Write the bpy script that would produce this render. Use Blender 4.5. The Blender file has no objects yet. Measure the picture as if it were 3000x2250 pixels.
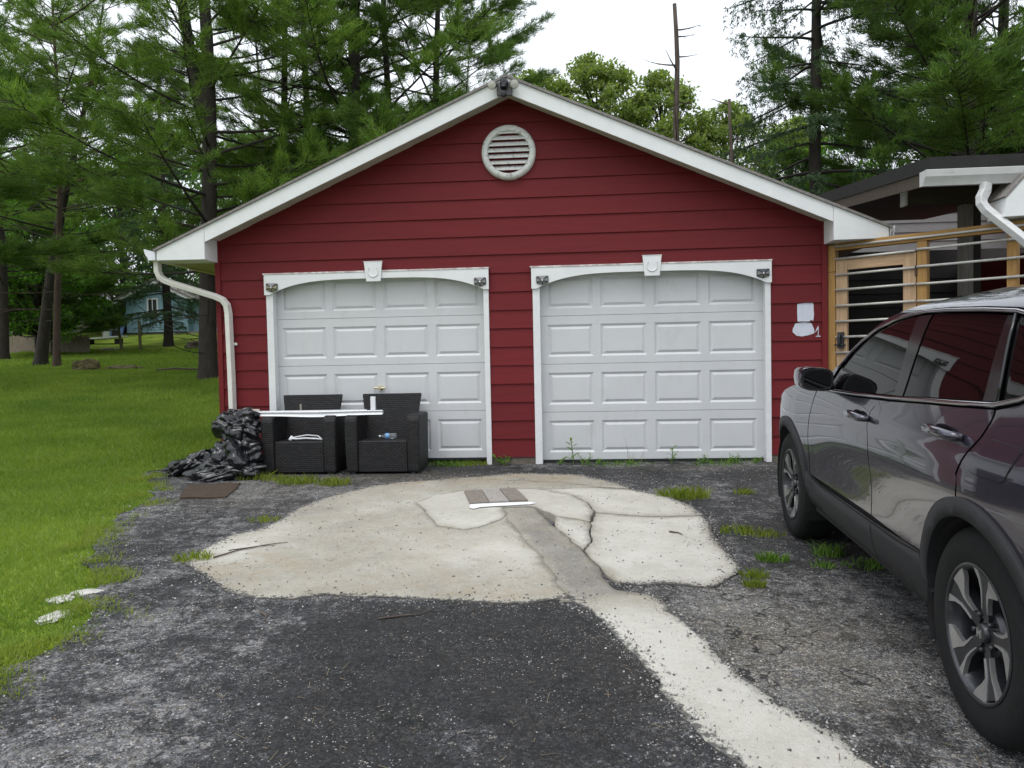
import bpy, bmesh, math, random
import numpy as np
from mathutils import Vector, Matrix, noise
from mathutils.geometry import delaunay_2d_cdt

random.seed(7)
S = bpy.context.scene
COL = S.collection
R = math.radians

# ------------------------------------------------------------------ camera
cd = bpy.data.cameras.new('camera'); cam = bpy.data.objects.new('camera', cd); COL.objects.link(cam)
yaw, pitch, roll = .0768, .0374, .0203
fwd = Vector((-math.sin(yaw)*math.cos(pitch), math.cos(yaw)*math.cos(pitch), -math.sin(pitch)))
rgt = Vector((math.cos(yaw), math.sin(yaw), 0)); dwn = fwd.cross(rgt)
r2 = rgt*math.cos(roll)+dwn*math.sin(roll); d2 = -rgt*math.sin(roll)+dwn*math.cos(roll)
cam.matrix_world = Matrix(((r2.x, -d2.x, -fwd.x, .3284), (r2.y, -d2.y, -fwd.y, -8.4605), (r2.z, -d2.z, -fwd.z, 1.1268), (0, 0, 0, 1)))
cd.sensor_width = 36; cd.lens = 27.036; cd.clip_start = .05; cd.clip_end = 600
S.camera = cam

# ------------------------------------------------------------------ sky, sun, exposure
W = bpy.data.worlds.new('World'); S.world = W; W.use_nodes = True
nt = W.node_tree; nt.nodes.clear()
out = nt.nodes.new('ShaderNodeOutputWorld'); bg = nt.nodes.new('ShaderNodeBackground')
sky = nt.nodes.new('ShaderNodeTexSky'); sky.sky_type = 'NISHITA'; sky.sun_disc = False
SUN_EL, SUN_AZ = R(64), R(205)
sky.sun_elevation = SUN_EL; sky.sun_rotation = SUN_AZ; sky.dust_density = 4; sky.air_density = 1.0
tc = nt.nodes.new('ShaderNodeTexCoord'); sep = nt.nodes.new('ShaderNodeSeparateXYZ')
nt.links.new(tc.outputs['Generated'], sep.inputs[0])
cl = nt.nodes.new('ShaderNodeMapRange'); cl.inputs[1].default_value = 0; cl.inputs[2].default_value = 1
cl.inputs[3].default_value = 10.5; cl.inputs[4].default_value = 25
nt.links.new(sep.outputs['Z'], cl.inputs[0])
no = nt.nodes.new('ShaderNodeTexNoise'); no.inputs['Scale'].default_value = 2.2; no.inputs['Detail'].default_value = 5
nt.links.new(tc.outputs['Generated'], no.inputs['Vector'])
nm = nt.nodes.new('ShaderNodeMapRange'); nm.inputs[1].default_value = .3; nm.inputs[2].default_value = .7; nm.inputs[3].default_value = .86; nm.inputs[4].default_value = 1.1
nt.links.new(no.outputs[0], nm.inputs[0])
mul = nt.nodes.new('ShaderNodeMath'); mul.operation = 'MULTIPLY'
nt.links.new(cl.outputs[0], mul.inputs[0]); nt.links.new(nm.outputs[0], mul.inputs[1])
vm = nt.nodes.new('ShaderNodeVectorMath'); vm.operation = 'SCALE'; vm.inputs[0].default_value = (.915, .96, 1.02)
nt.links.new(mul.outputs[0], vm.inputs['Scale'])
mx = nt.nodes.new('ShaderNodeMixRGB'); mx.inputs[0].default_value = .82
nt.links.new(sky.outputs[0], mx.inputs[1]); nt.links.new(vm.outputs[0], mx.inputs[2])
nt.links.new(mx.outputs[0], bg.inputs[0]); bg.inputs[1].default_value = .1
nt.links.new(bg.outputs[0], out.inputs[0])
sl = bpy.data.lights.new('sun', 'SUN'); sl.energy = 1.1; sl.angle = R(30); sl.color = (1, .97, .92)
so = bpy.data.objects.new('sun', sl); COL.objects.link(so)
sd = Vector((math.sin(SUN_AZ)*math.cos(SUN_EL), math.cos(SUN_AZ)*math.cos(SUN_EL), math.sin(SUN_EL)))
so.rotation_euler = sd.to_track_quat('Z', 'Y').to_euler()
S.view_settings.view_transform = 'Standard'; S.view_settings.look = 'None'
S.view_settings.exposure = 0.0; S.view_settings.gamma = 1; S.view_settings.use_curve_mapping = False
S.cycles.max_bounces = 8; S.cycles.diffuse_bounces = 4; S.cycles.transparent_max_bounces = 8

# ------------------------------------------------------------------ helpers
def gz(x, y):
    if y < 0: return -.085+.027*y
    return float(np.interp(y, [0, 8.5, 12, 25, 34, 45, 60, 90, 200], [-.085, .74, .96, 1.5, 2.75, 3.6, 4.8, 8, 18]))

def tag(o, label=None, cat=None, group=None, kind=None):
    if label: o['label'] = label
    if cat: o['category'] = cat
    if group: o['group'] = group
    if kind: o['kind'] = kind
    return o

def empty(name, loc=(0, 0, 0), label=None, cat=None, group=None, rotz=0):
    o = bpy.data.objects.new(name, None); COL.objects.link(o); o.location = loc; o.rotation_euler = (0, 0, rotz)
    o.empty_display_size = .2
    return tag(o, label, cat, group)

def mesh(name, V, F, m, parent=None, smooth=False, off=None):
    me = bpy.data.meshes.new(name)
    me.from_pydata([tuple(v) for v in V], [], [tuple(f) for f in F]); me.update()
    if smooth: me.polygons.foreach_set('use_smooth', [True]*len(me.polygons))
    for mm in (m if isinstance(m, list) else [m]): me.materials.append(mm)
    o = bpy.data.objects.new(name, me); COL.objects.link(o)
    if parent is not None: o.parent = parent
    if off is not None: o.location = off
    return o

def np_mesh(name, V, F, m, parent=None):
    """triangles only, numpy arrays"""
    me = bpy.data.meshes.new(name)
    V = np.asarray(V, np.float32); F = np.asarray(F, np.int32); k = F.shape[1]
    me.vertices.add(len(V)); me.vertices.foreach_set('co', V.ravel())
    me.loops.add(F.size); me.loops.foreach_set('vertex_index', F.ravel())
    me.polygons.add(len(F)); me.polygons.foreach_set('loop_start', np.arange(0, F.size, k, dtype=np.int32))
    me.update(calc_edges=True)
    me.materials.append(m)
    o = bpy.data.objects.new(name, me); COL.objects.link(o)
    if parent is not None: o.parent = parent
    return o

class MB:
    """collects shapes; build() links them as ONE mesh"""
    def __init__(s): s.V = []; s.F = []; s.M = []
    def add(s, V, F, mi=0):
        b = len(s.V); s.V += [tuple(v) for v in V]; s.F += [tuple(i+b for i in f) for f in F]; s.M += [mi]*len(F)
    def box(s, x0, x1, y0, y1, z0, z1, mi=0):
        s.add([(x0, y0, z0), (x1, y0, z0), (x1, y1, z0), (x0, y1, z0), (x0, y0, z1), (x1, y0, z1), (x1, y1, z1), (x0, y1, z1)],
              [(0, 3, 2, 1), (4, 5, 6, 7), (0, 1, 5, 4), (1, 2, 6, 5), (2, 3, 7, 6), (3, 0, 4, 7)], mi)
    def prism(s, poly, y0, y1, mi=0):
        """poly in (x,z), counter-clockwise seen from -Y; extruded from y0 (front) to y1"""
        n = len(poly)
        V = [(x, y0, z) for x, z in poly]+[(x, y1, z) for x, z in poly]
        F = [tuple(range(n)), tuple(range(2*n-1, n-1, -1))]+[(i, i+n, (i+1) % n+n, (i+1) % n) for i in range(n)]
        s.add(V, F, mi)
    def tube(s, P, r, n=8, mi=0, cap=True, rect=None):
        P = [Vector(p) for p in P]; m = len(P); rs = r if isinstance(r, (list, tuple)) else [r]*m
        V = []; F = []
        up = Vector((0, 0, 1)); prev = None
        for i, p in enumerate(P):
            t = (P[min(i+1, m-1)]-P[max(i-1, 0)]).normalized()
            if prev is None:
                a = t.cross(up)
                if a.length < .05: a = t.cross(Vector((0, 1, 0)))
                a.normalize()
            else:
                a = (prev-t*prev.dot(t)).normalized()
            prev = a; b = t.cross(a)
            if rect:
                for (u, v) in ((-1, -1), (1, -1), (1, 1), (-1, 1)): V.append(p+a*u*rect[0]+b*v*rect[1])
            else:
                for k in range(n):
                    an = 2*math.pi*k/n; V.append(p+a*math.cos(an)*rs[i]+b*math.sin(an)*rs[i])
        if rect: n = 4
        for i in range(m-1):
            for k in range(n): F.append((i*n+k, i*n+(k+1) % n, (i+1)*n+(k+1) % n, (i+1)*n+k))
        if cap: F.append(tuple(range(n-1, -1, -1))); F.append(tuple((m-1)*n+k for k in range(n)))
        s.add(V, F, mi)
    def lathe(s, prof, n=24, axis='Y', c=(0, 0, 0), mi=0, closed=False):
        V = []; F = []; m = len(prof)
        for k in range(n):
            a = 2*math.pi*k/n
            for (r, h) in prof:
                if axis == 'Y': V.append((c[0]+r*math.cos(a), c[1]+h, c[2]+r*math.sin(a)))
                elif axis == 'Z': V.append((c[0]+r*math.cos(a), c[1]+r*math.sin(a), c[2]+h))
                else: V.append((c[0]+h, c[1]+r*math.cos(a), c[2]+r*math.sin(a)))
        for k in range(n):
            k2 = (k+1) % n
            for i in range(m-1 if not closed else m):
                j = (i+1) % m
                F.append((k*m+i, k2*m+i, k2*m+j, k*m+j))
        s.add(V, F, mi)
    def build(s, name, m, parent=None, smooth=False, bevel=0, auto=None):
        o = mesh(name, s.V, s.F, m, parent, smooth)
        if isinstance(m, list): o.data.polygons.foreach_set('material_index', s.M)
        if bevel:
            b = o.modifiers.new('bevel', 'BEVEL'); b.width = bevel; b.segments = 2; b.limit_method = 'ANGLE'
        if auto is not None:
            o.data.polygons.foreach_set('use_smooth', [True]*len(o.data.polygons))
            bm = bmesh.new(); bm.from_mesh(o.data); bmesh.ops.recalc_face_normals(bm, faces=bm.faces)
            for e in bm.edges:
                if len(e.link_faces) == 2 and e.calc_face_angle(0) > R(auto): e.smooth = False
            bm.to_mesh(o.data); bm.free()
        return o

def copy_tree(o, parent=None):
    c = o.copy(); COL.objects.link(c)
    if parent is not None: c.parent = parent
    for ch in list(o.children): copy_tree(ch, c)
    return c

def jit(poly, amp, seed, step=.04, closed=True):
    """closed 2-D outline resampled with an uneven fractal edge"""
    outp = []; n = len(poly); s = 0
    for i in range(n if closed else n-1):
        a = Vector(poly[i]); b = Vector(poly[(i+1) % n]); L = (b-a).length; k = max(1, int(L/step))
        nn = Vector((-(b-a).y, (b-a).x)).normalized() if L > 1e-6 else Vector((0, 0))
        for j in range(k):
            p = a+(b-a)*(j/k)
            f = noise.fractal((p.x*5+seed, p.y*5, seed*.37), 1.0, 2.0, 4)
            outp.append((p.x+nn.x*f*amp, p.y+nn.y*f*amp))
    return outp

def fill2d(poly, step, inner=True):
    """triangulate a closed 2-D polygon with interior points"""
    pts = [Vector(p) for p in poly]; n = len(pts)
    P = np.array(poly)
    xs = np.arange(P[:, 0].min()+step*.5, P[:, 0].max(), step); ys = np.arange(P[:, 1].min()+step*.5, P[:, 1].max(), step)
    if inner and len(xs) and len(ys):
        gx, gy = np.meshgrid(xs, ys); gx = gx.copy(); gx[1::2] += step*.5
        q = np.c_[gx.ravel(), gy.ravel()]
        ins = np.zeros(len(q), bool); x2, y2 = P[-1]
        for (x1, y1) in P:
            c = ((y1 > q[:, 1]) != (y2 > q[:, 1]))
            with np.errstate(divide='ignore', invalid='ignore'):
                ins ^= c & (q[:, 0] < (x2-x1)*(q[:, 1]-y1)/(y2-y1)+x1)
            x2, y2 = x1, y1
        q = q[ins]
        dmin = np.full(len(q), 9.)
        for (x1, y1) in P: dmin = np.minimum(dmin, np.hypot(q[:, 0]-x1, q[:, 1]-y1))
        q = q[dmin > step*.45]
        pts += [Vector((float(a), float(b))) for a, b in q]
    ed = [(i, (i+1) % n) for i in range(n)]
    r = delaunay_2d_cdt(pts, ed, [], 1, 1e-6)
    return [tuple(v) for v in r[0]], [tuple(f) for f in r[2]]

# ------------------------------------------------------------------ materials
MATS = {}
def mat(name, col, rough=.6, var=.15, scale=8, bump=0, bscale=60, metal=0, coat=0, spec=.5, stretch=None, col2=None, coords='Object', ior=None):
    m = bpy.data.materials.new(name); m.use_nodes = True; t = m.node_tree; b = t.nodes['Principled BSDF']
    tcn = t.nodes.new('ShaderNodeTexCoord'); src = tcn.outputs[coords]
    if stretch:
        mp = t.nodes.new('ShaderNodeMapping'); mp.inputs['Scale'].default_value = stretch; t.links.new(src, mp.inputs[0]); src = mp.outputs[0]
    n = t.nodes.new('ShaderNodeTexNoise'); n.inputs['Scale'].default_value = scale; n.inputs['Detail'].default_value = 6; n.inputs['Roughness'].default_value = .65
    t.links.new(src, n.inputs['Vector'])
    rp = t.nodes.new('ShaderNodeValToRGB'); rp.color_ramp.elements[0].position = .3; rp.color_ramp.elements[1].position = .7
    c2 = col2 if col2 else tuple(min(1, c*(1+var)) for c in col)
    rp.color_ramp.elements[0].color = (*[c*(1-var) for c in col], 1); rp.color_ramp.elements[1].color = (*c2, 1)
    t.links.new(n.outputs[0], rp.inputs[0]); t.links.new(rp.outputs[0], b.inputs['Base Color'])
    b.inputs['Roughness'].default_value = rough; b.inputs['Metallic'].default_value = metal
    b.inputs['Specular IOR Level'].default_value = spec
    if ior: b.inputs['IOR'].default_value = ior
    if coat: b.inputs['Coat Weight'].default_value = coat; b.inputs['Coat Roughness'].default_value = .02
    if bump:
        n2 = t.nodes.new('ShaderNodeTexNoise'); n2.inputs['Scale'].default_value = bscale; n2.inputs['Detail'].default_value = 4
        t.links.new(src, n2.inputs['Vector'])
        bp = t.nodes.new('ShaderNodeBump'); bp.inputs['Strength'].default_value = bump; bp.inputs['Distance'].default_value = .01
        t.links.new(n2.outputs[0], bp.inputs['Height']); t.links.new(bp.outputs[0], b.inputs['Normal'])
    MATS[name] = m
    return m

def add_spots(m, col, scale, thr, amount=1.0, coords='Object', stretch=None):
    """scatter worn spots / specks of another colour over a material made with mat()"""
    t = m.node_tree; b = t.nodes['Principled BSDF']; old = b.inputs['Base Color'].links[0].from_socket
    tcn = t.nodes.new('ShaderNodeTexCoord'); src = tcn.outputs[coords]
    if stretch:
        mp = t.nodes.new('ShaderNodeMapping'); mp.inputs['Scale'].default_value = stretch; t.links.new(src, mp.inputs[0]); src = mp.outputs[0]
    n = t.nodes.new('ShaderNodeTexNoise'); n.inputs['Scale'].default_value = scale; n.inputs['Detail'].default_value = 5; n.inputs['Roughness'].default_value = .7
    t.links.new(src, n.inputs['Vector'])
    r = t.nodes.new('ShaderNodeMapRange'); r.inputs[1].default_value = thr; r.inputs[2].default_value = thr+.06; r.inputs[3].default_value = 0; r.inputs[4].default_value = amount
    t.links.new(n.outputs[0], r.inputs[0])
    x = t.nodes.new('ShaderNodeMixRGB'); x.inputs[2].default_value = (*col, 1)
    t.links.new(r.outputs[0], x.inputs[0]); t.links.new(old, x.inputs[1]); t.links.new(x.outputs[0], b.inputs['Base Color'])
    return m

def leafmat(name, col, col2, transl=.35, clump=1.3, rough=.55):
    m = bpy.data.materials.new(name); m.use_nodes = True; t = m.node_tree; b = t.nodes['Principled BSDF']
    g = t.nodes.new('ShaderNodeNewGeometry'); tcn = t.nodes.new('ShaderNodeTexCoord')
    n = t.nodes.new('ShaderNodeTexNoise'); n.inputs['Scale'].default_value = clump; n.inputs['Detail'].default_value = 3
    t.links.new(tcn.outputs['Object'], n.inputs['Vector'])
    a = t.nodes.new('ShaderNodeMath'); a.operation = 'MULTIPLY_ADD'; a.inputs[1].default_value = .55; a.inputs[2].default_value = 0
    t.links.new(g.outputs['Random Per Island'], a.inputs[0])
    s = t.nodes.new('ShaderNodeMath'); s.operation = 'ADD'; t.links.new(a.outputs[0], s.inputs[0])
    mr = t.nodes.new('ShaderNodeMapRange'); mr.inputs[1].default_value = .3; mr.inputs[2].default_value = .7; mr.inputs[3].default_value = -.05; mr.inputs[4].default_value = .5
    t.links.new(n.outputs[0], mr.inputs[0]); t.links.new(mr.outputs[0], s.inputs[1])
    x = t.nodes.new('ShaderNodeMixRGB'); x.inputs[1].default_value = (*col, 1); x.inputs[2].default_value = (*col2, 1)
    t.links.new(s.outputs[0], x.inputs[0])
    t.links.new(x.outputs[0], b.inputs['Base Color']); b.inputs['Roughness'].default_value = rough; b.inputs['Specular IOR Level'].default_value = .3
    tr = t.nodes.new('ShaderNodeBsdfTranslucent'); ms = t.nodes.new('ShaderNodeMixShader'); ms.inputs[0].default_value = transl
    br = t.nodes.new('ShaderNodeMixRGB'); br.blend_type = 'MULTIPLY'; br.inputs[0].default_value = 1; br.inputs[2].default_value = (1.25, 1.35, .7, 1)
    t.links.new(x.outputs[0], br.inputs[1]); t.links.new(br.outputs[0], tr.inputs['Color'])
    o = t.nodes['Material Output']
    t.links.new(b.outputs[0], ms.inputs[1]); t.links.new(tr.outputs[0], ms.inputs[2]); t.links.new(ms.outputs[0], o.inputs['Surface'])
    return m

M = {}
M['red'] = mat('red_siding_paint', (.134, .0122, .0155), .6, .12, 2.5, .25, 40, stretch=(.6, 1, 14), spec=.22)
add_spots(M['red'], (.26, .09, .08), 9, .745, .4)
def per_object_tone(m, a):
    t = m.node_tree; b = t.nodes['Principled BSDF']; old = b.inputs['Base Color'].links[0].from_socket; oi = t.nodes.new('ShaderNodeObjectInfo')
    r = t.nodes.new('ShaderNodeMapRange'); r.inputs[3].default_value = 1-a; r.inputs[4].default_value = 1+a; t.links.new(oi.outputs['Random'], r.inputs[0])
    v = t.nodes.new('ShaderNodeVectorMath'); v.operation = 'SCALE'; t.links.new(old, v.inputs[0]); t.links.new(r.outputs[0], v.inputs['Scale']); t.links.new(v.outputs[0], b.inputs['Base Color'])
per_object_tone(M['red'], .09)
M['red2'] = mat('red_corner_paint', (.142, .0135, .016), .6, .1, 5, .15, 80, spec=.22)
M['white'] = mat('white_trim_paint', (.70, .71, .715), .5, .045, 6, .12, 90)
M['whiteworn'] = mat('worn_white_trim_paint', (.68, .685, .69), .55, .06, 9, .2, 60)
add_spots(M['whiteworn'], (.30, .27, .25), 26, .70, .75, stretch=(1, 1, .35))
M['door'] = mat('white_door_steel', (.55, .56, .57), .45, .035, 3, .06, 250)
add_spots(M['door'], (.45, .455, .44), 3.2, .60, .25, stretch=(1, 1, .5))
M['soffit'] = mat('tan_soffit', (.50, .47, .41), .7, .15, 5, .2, 40)
M['downspout'] = mat('ivory_downspout', (.66, .65, .60), .4, .06, 7)
add_spots(M['downspout'], (.36, .36, .28), 7, .63, .4)
M['ventw'] = mat('weathered_vent_paint', (.60, .605, .59), .6, .15, 20, .3, 60)
add_spots(M['ventw'], (.30, .28, .24), 18, .56, .8)
M['roof'] = mat('grey_roof_shingle', (.20, .185, .175), .9, .3, 30, .6, 90)
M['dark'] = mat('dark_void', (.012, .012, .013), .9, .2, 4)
M['conc'] = mat('grey_foundation', (.14, .12, .095), .9, .35, 12, .5, 60)
M['blackplastic'] = mat('black_plastic', (.016, .018, .022), .4, .15, 20)
M['panel'] = mat('solar_cell', (.03, .04, .055), .15, .2, 50)
M['lens'] = mat('clear_lens_plastic', (.20, .20, .185), .3, .1, 30)
M['lens2'] = mat('yellowed_lens_plastic', (.26, .245, .15), .3, .1, 30)
M['sensor'] = mat('white_sensor', (.8, .8, .82), .3, .02, 30)
M['lamp'] = mat('flood_lamp_glass', (.50, .49, .45), .25, .08, 30)
M['greymetal'] = mat('dull_grey_metal', (.12, .12, .12), .5, .25, 20, .2, 50, metal=.4)
M['bark'] = mat('pine_bark', (.030, .024, .020), .95, .45, 9, 1.0, 22, stretch=(1, 1, .35), coords='Object')
M['barkred'] = mat('reddish_pine_bark', (.075, .050, .037), .95, .4, 9, 1.0, 22, stretch=(1, 1, .35))
M['deadwood'] = mat('grey_dead_wood', (.085, .065, .052), .95, .4, 10, .8, 30, stretch=(1, 1, .3))
M['needle'] = leafmat('pine_needles', (.050, .106, .021), (.215, .325, .068), .5, .9)
M['needle2'] = leafmat('dark_pine_needles', (.038, .082, .021), (.155, .255, .056), .48, .9)
M['spruce'] = leafmat('spruce_needles', (.028, .056, .030), (.070, .125, .050), .35)
M['leaf'] = leafmat('green_leaves', (.06, .15, .022), (.18, .36, .05), .5)
M['leafy'] = leafmat('yellow_green_leaves', (.10, .15, .04), (.26, .33, .09), .5)
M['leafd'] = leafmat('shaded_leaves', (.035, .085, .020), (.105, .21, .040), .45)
M['grass'] = leafmat('lawn_grass_blades', (.082, .160, .018), (.255, .335, .058), .48, .8)
M['weed'] = leafmat('weed_leaves', (.08, .17, .03), (.20, .34, .06), .45, 8)
M['drygrass'] = leafmat('yellowing_grass', (.13, .19, .028), (.31, .35, .065), .5, 8)

# ground materials ----------------------------------------------------
def lawn_material():
    m = mat('lawn_soil_and_grass', (.08, .15, .014), .95, .3, .9, .9, 45, col2=(.20, .26, .036), spec=.1)
    return add_spots(m, (.14, .15, .045), .5, .62, .4)
M['lawn'] = lawn_material()

def asphalt_material():
    m = bpy.data.materials.new('weathered_asphalt'); m.use_nodes = True; t = m.node_tree; b = t.nodes['Principled BSDF']
    tcn = t.nodes.new('ShaderNodeTexCoord'); P = tcn.outputs['Object']
    def nz(scale, det=6, ro=.65):
        n = t.nodes.new('ShaderNodeTexNoise'); n.inputs['Scale'].default_value = scale; n.inputs['Detail'].default_value = det; n.inputs['Roughness'].default_value = ro
        t.links.new(P, n.inputs['Vector']); return n.outputs[0]
    def mth(op, a, c):
        n = t.nodes.new('ShaderNodeMath'); n.operation = op
        for i, v in enumerate((a, c)):
            if isinstance(v, (int, float)): n.inputs[i].default_value = v
            else: t.links.new(v, n.inputs[i])
        return n.outputs[0]
    at = t.nodes.new('ShaderNodeAttribute'); at.attribute_name = 'wear'
    big = nz(1.6, 8, .72); mid = nz(11, 8, .75)
    v = mth('ADD', at.outputs['Fac'], mth('MULTIPLY', mth('SUBTRACT', big, .5), 1.55))
    v = mth('ADD', v, mth('MULTIPLY', mth('SUBTRACT', mid, .5), 1.45)); v = mth('ADD', v, mth('MULTIPLY', mth('SUBTRACT', nz(46, 6, .75), .5), 1.0))
    rp = t.nodes.new('ShaderNodeValToRGB'); e = rp.color_ramp.elements
    e[0].position = .14; e[0].color = (.013, .0145, .0185, 1); e[1].position = .95; e[1].color = (.22, .22, .224, 1)
    k = rp.color_ramp.elements.new(.40); k.color = (.034, .036, .043, 1)
    k = rp.color_ramp.elements.new(.54); k.color = (.138, .139, .146, 1)
    t.links.new(v, rp.inputs[0])
    # tan dust
    at2 = t.nodes.new('ShaderNodeAttribute'); at2.attribute_name = 'dust'
    dm = mth('MULTIPLY', at2.outputs['Fac'], mth('MULTIPLY', nz(4.5, 6), 1.2))
    x = t.nodes.new('ShaderNodeMixRGB'); x.inputs[2].default_value = (.15, .135, .105, 1)
    t.links.new(dm, x.inputs[0]); t.links.new(rp.outputs[0], x.inputs[1])
    # aggregate specks
    vo = t.nodes.new('ShaderNodeTexVoronoi'); vo.inputs['Scale'].default_value = 120; t.links.new(P, vo.inputs['Vector'])
    vr = t.nodes.new('ShaderNodeSeparateColor'); t.links.new(vo.outputs['Color'], vr.inputs[0])
    pick = mth('GREATER_THAN', vr.outputs[0], .80); near = mth('LESS_THAN', vo.outputs['Distance'], .42)
    sp = mth('MULTIPLY', mth('MULTIPLY', pick, near), vr.outputs[1])
    x2 = t.nodes.new('ShaderNodeMixRGB'); x2.inputs[2].default_value = (.55, .54, .52, 1)
    smask = mth('MULTIPLY', mth('GREATER_THAN', nz(2.6, 4), .49), .55)
    t.links.new(mth('MULTIPLY', sp, smask), x2.inputs[0]); t.links.new(x.outputs[0], x2.inputs[1])
    pickd = mth('MULTIPLY', mth('LESS_THAN', vr.outputs[2], .35), mth('LESS_THAN', vo.outputs['Distance'], .45))
    x3 = t.nodes.new('ShaderNodeMixRGB'); x3.inputs[2].default_value = (.016, .016, .018, 1)
    t.links.new(mth('MULTIPLY', pickd, .6), x3.inputs[0]); t.links.new(x2.outputs[0], x3.inputs[1])
    # cracks
    vc = t.nodes.new('ShaderNodeTexVoronoi'); vc.feature = 'DISTANCE_TO_EDGE'; vc.inputs['Scale'].default_value = 1.9
    nd = t.nodes.new('ShaderNodeTexNoise'); nd.inputs['Scale'].default_value = 3.5; nd.inputs['Detail'].default_value = 6; t.links.new(P, nd.inputs['Vector'])
    ad = t.nodes.new('ShaderNodeMixRGB'); ad.blend_type = 'ADD'; ad.inputs[0].default_value = .5
    t.links.new(P, ad.inputs[1]); t.links.new(nd.outputs['Color'], ad.inputs[2]); t.links.new(ad.outputs[0], vc.inputs['Vector'])
    cm = mth('LESS_THAN', vc.outputs['Distance'], .012); cm = mth('MULTIPLY', cm, mth('GREATER_THAN', nz(1.1, 3), .50))
    x4 = t.nodes.new('ShaderNodeMixRGB'); x4.inputs[2].default_value = (.012, .012, .012, 1)
    t.links.new(mth('MULTIPLY', cm, .8), x4.inputs[0]); t.links.new(x3.outputs[0], x4.inputs[1])
    vg = t.nodes.new('ShaderNodeTexVoronoi'); vg.inputs['Scale'].default_value = 62; t.links.new(P, vg.inputs['Vector'])
    sg = t.nodes.new('ShaderNodeSeparateColor'); t.links.new(vg.outputs['Color'], sg.inputs[0])
    gv = mth('ADD', mth('MULTIPLY', mth('MULTIPLY', vr.outputs[2], sg.outputs[0]), 1.7), .58)
    vs = t.nodes.new('ShaderNodeVectorMath'); vs.operation = 'SCALE'; t.links.new(x4.outputs[0], vs.inputs[0]); t.links.new(gv, vs.inputs['Scale'])
    tn = t.nodes.new('ShaderNodeMixRGB'); tn.blend_type = 'MULTIPLY'; tn.inputs[2].default_value = (1.05, .99, .90, 1)
    t.links.new(mth('MULTIPLY', mth('GREATER_THAN', sg.outputs[1], .62), .9), tn.inputs[0]); t.links.new(vs.outputs[0], tn.inputs[1])
    t.links.new(tn.outputs[0], b.inputs['Base Color'])
    b.inputs['Roughness'].default_value = .82; b.inputs['Specular IOR Level'].default_value = .35
    h = mth('ADD', mth('MULTIPLY', nz(95, 3), 1.0), mth('MULTIPLY', vo.outputs['Distance'], -.9)); h = mth('SUBTRACT', h, mth('MULTIPLY', cm, 1.5))
    bp = t.nodes.new('ShaderNodeBump'); bp.inputs['Strength'].default_value = .9; bp.inputs['Distance'].default_value = .012
    t.links.new(h, bp.inputs['Height']); t.links.new(bp.outputs[0], b.inputs['Normal'])
    return m
M['asphalt'] = asphalt_material()

def concrete_material(name, col, stain, amt, lighter):
    m = mat(name, col, .88, .10, 3.0, .55, 110, spec=.25)
    add_spots(m, stain, 1.5, .50, amt)
    add_spots(m, lighter, 1.1, .52, .75)
    add_spots(m, lighter, 6, .60, .5)
    add_spots(m, lighter, 60, .66, .9)
    add_spots(m, (.07, .066, .06), 42, .70, .85)
    add_spots(m, (.17, .13, .08), 5, .64, .3)
    return m
M['c_tan'] = concrete_material('tan_rubble', (.29, .255, .19), (.24, .20, .14), .5, (.34, .31, .245))

# ------------------------------------------------------------------ ground
LAWN_EDGE = [(-2.9, -12), (-2.45, -8.2), (-2.28, -6.2), (-2.215, -5.29), (-2.186, -5.183), (-2.163, -5.028), (-2.16, -4.861), (-2.219, -4.64), (-2.474, -4.321), (-2.517, -4.092), (-2.684, -3.902), (-2.908, -3.605), (-3.273, -2.877), (-3.493, -2.272), (-3.573, -1.623), (-4.05, -.819), (-4.4, -.35), (-4.25, .05), (-3.75, .13)]

def make_ground():
    xs = np.unique(np.r_[np.linspace(-160, -20, 36), np.linspace(-20, 14, 70), np.linspace(14, 160, 36)])
    ys = np.unique(np.r_[np.linspace(-60, -10, 12), np.linspace(-10, 20, 62), np.linspace(20, 60, 30), np.linspace(60, 200, 20)])
    V = []; F = []
    for y in ys:
        for x in xs:
            a = noise.noise((x*.25, y*.25, 0))*.06*(1 if y > 1 else .1)
            V.append((x, y, gz(x, y)-.012+a*min(1, max(0, (y-.5)/3))))
    n = len(xs)
    for j in range(len(ys)-1):
        for i in range(n-1): F.append((j*n+i, j*n+i+1, (j+1)*n+i+1, (j+1)*n+i))
    o = mesh('lawn', V, F, M['lawn'], smooth=True); tag(o, 'mown green lawn left of the driveway and garage', kind='structure')
make_ground()

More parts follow.
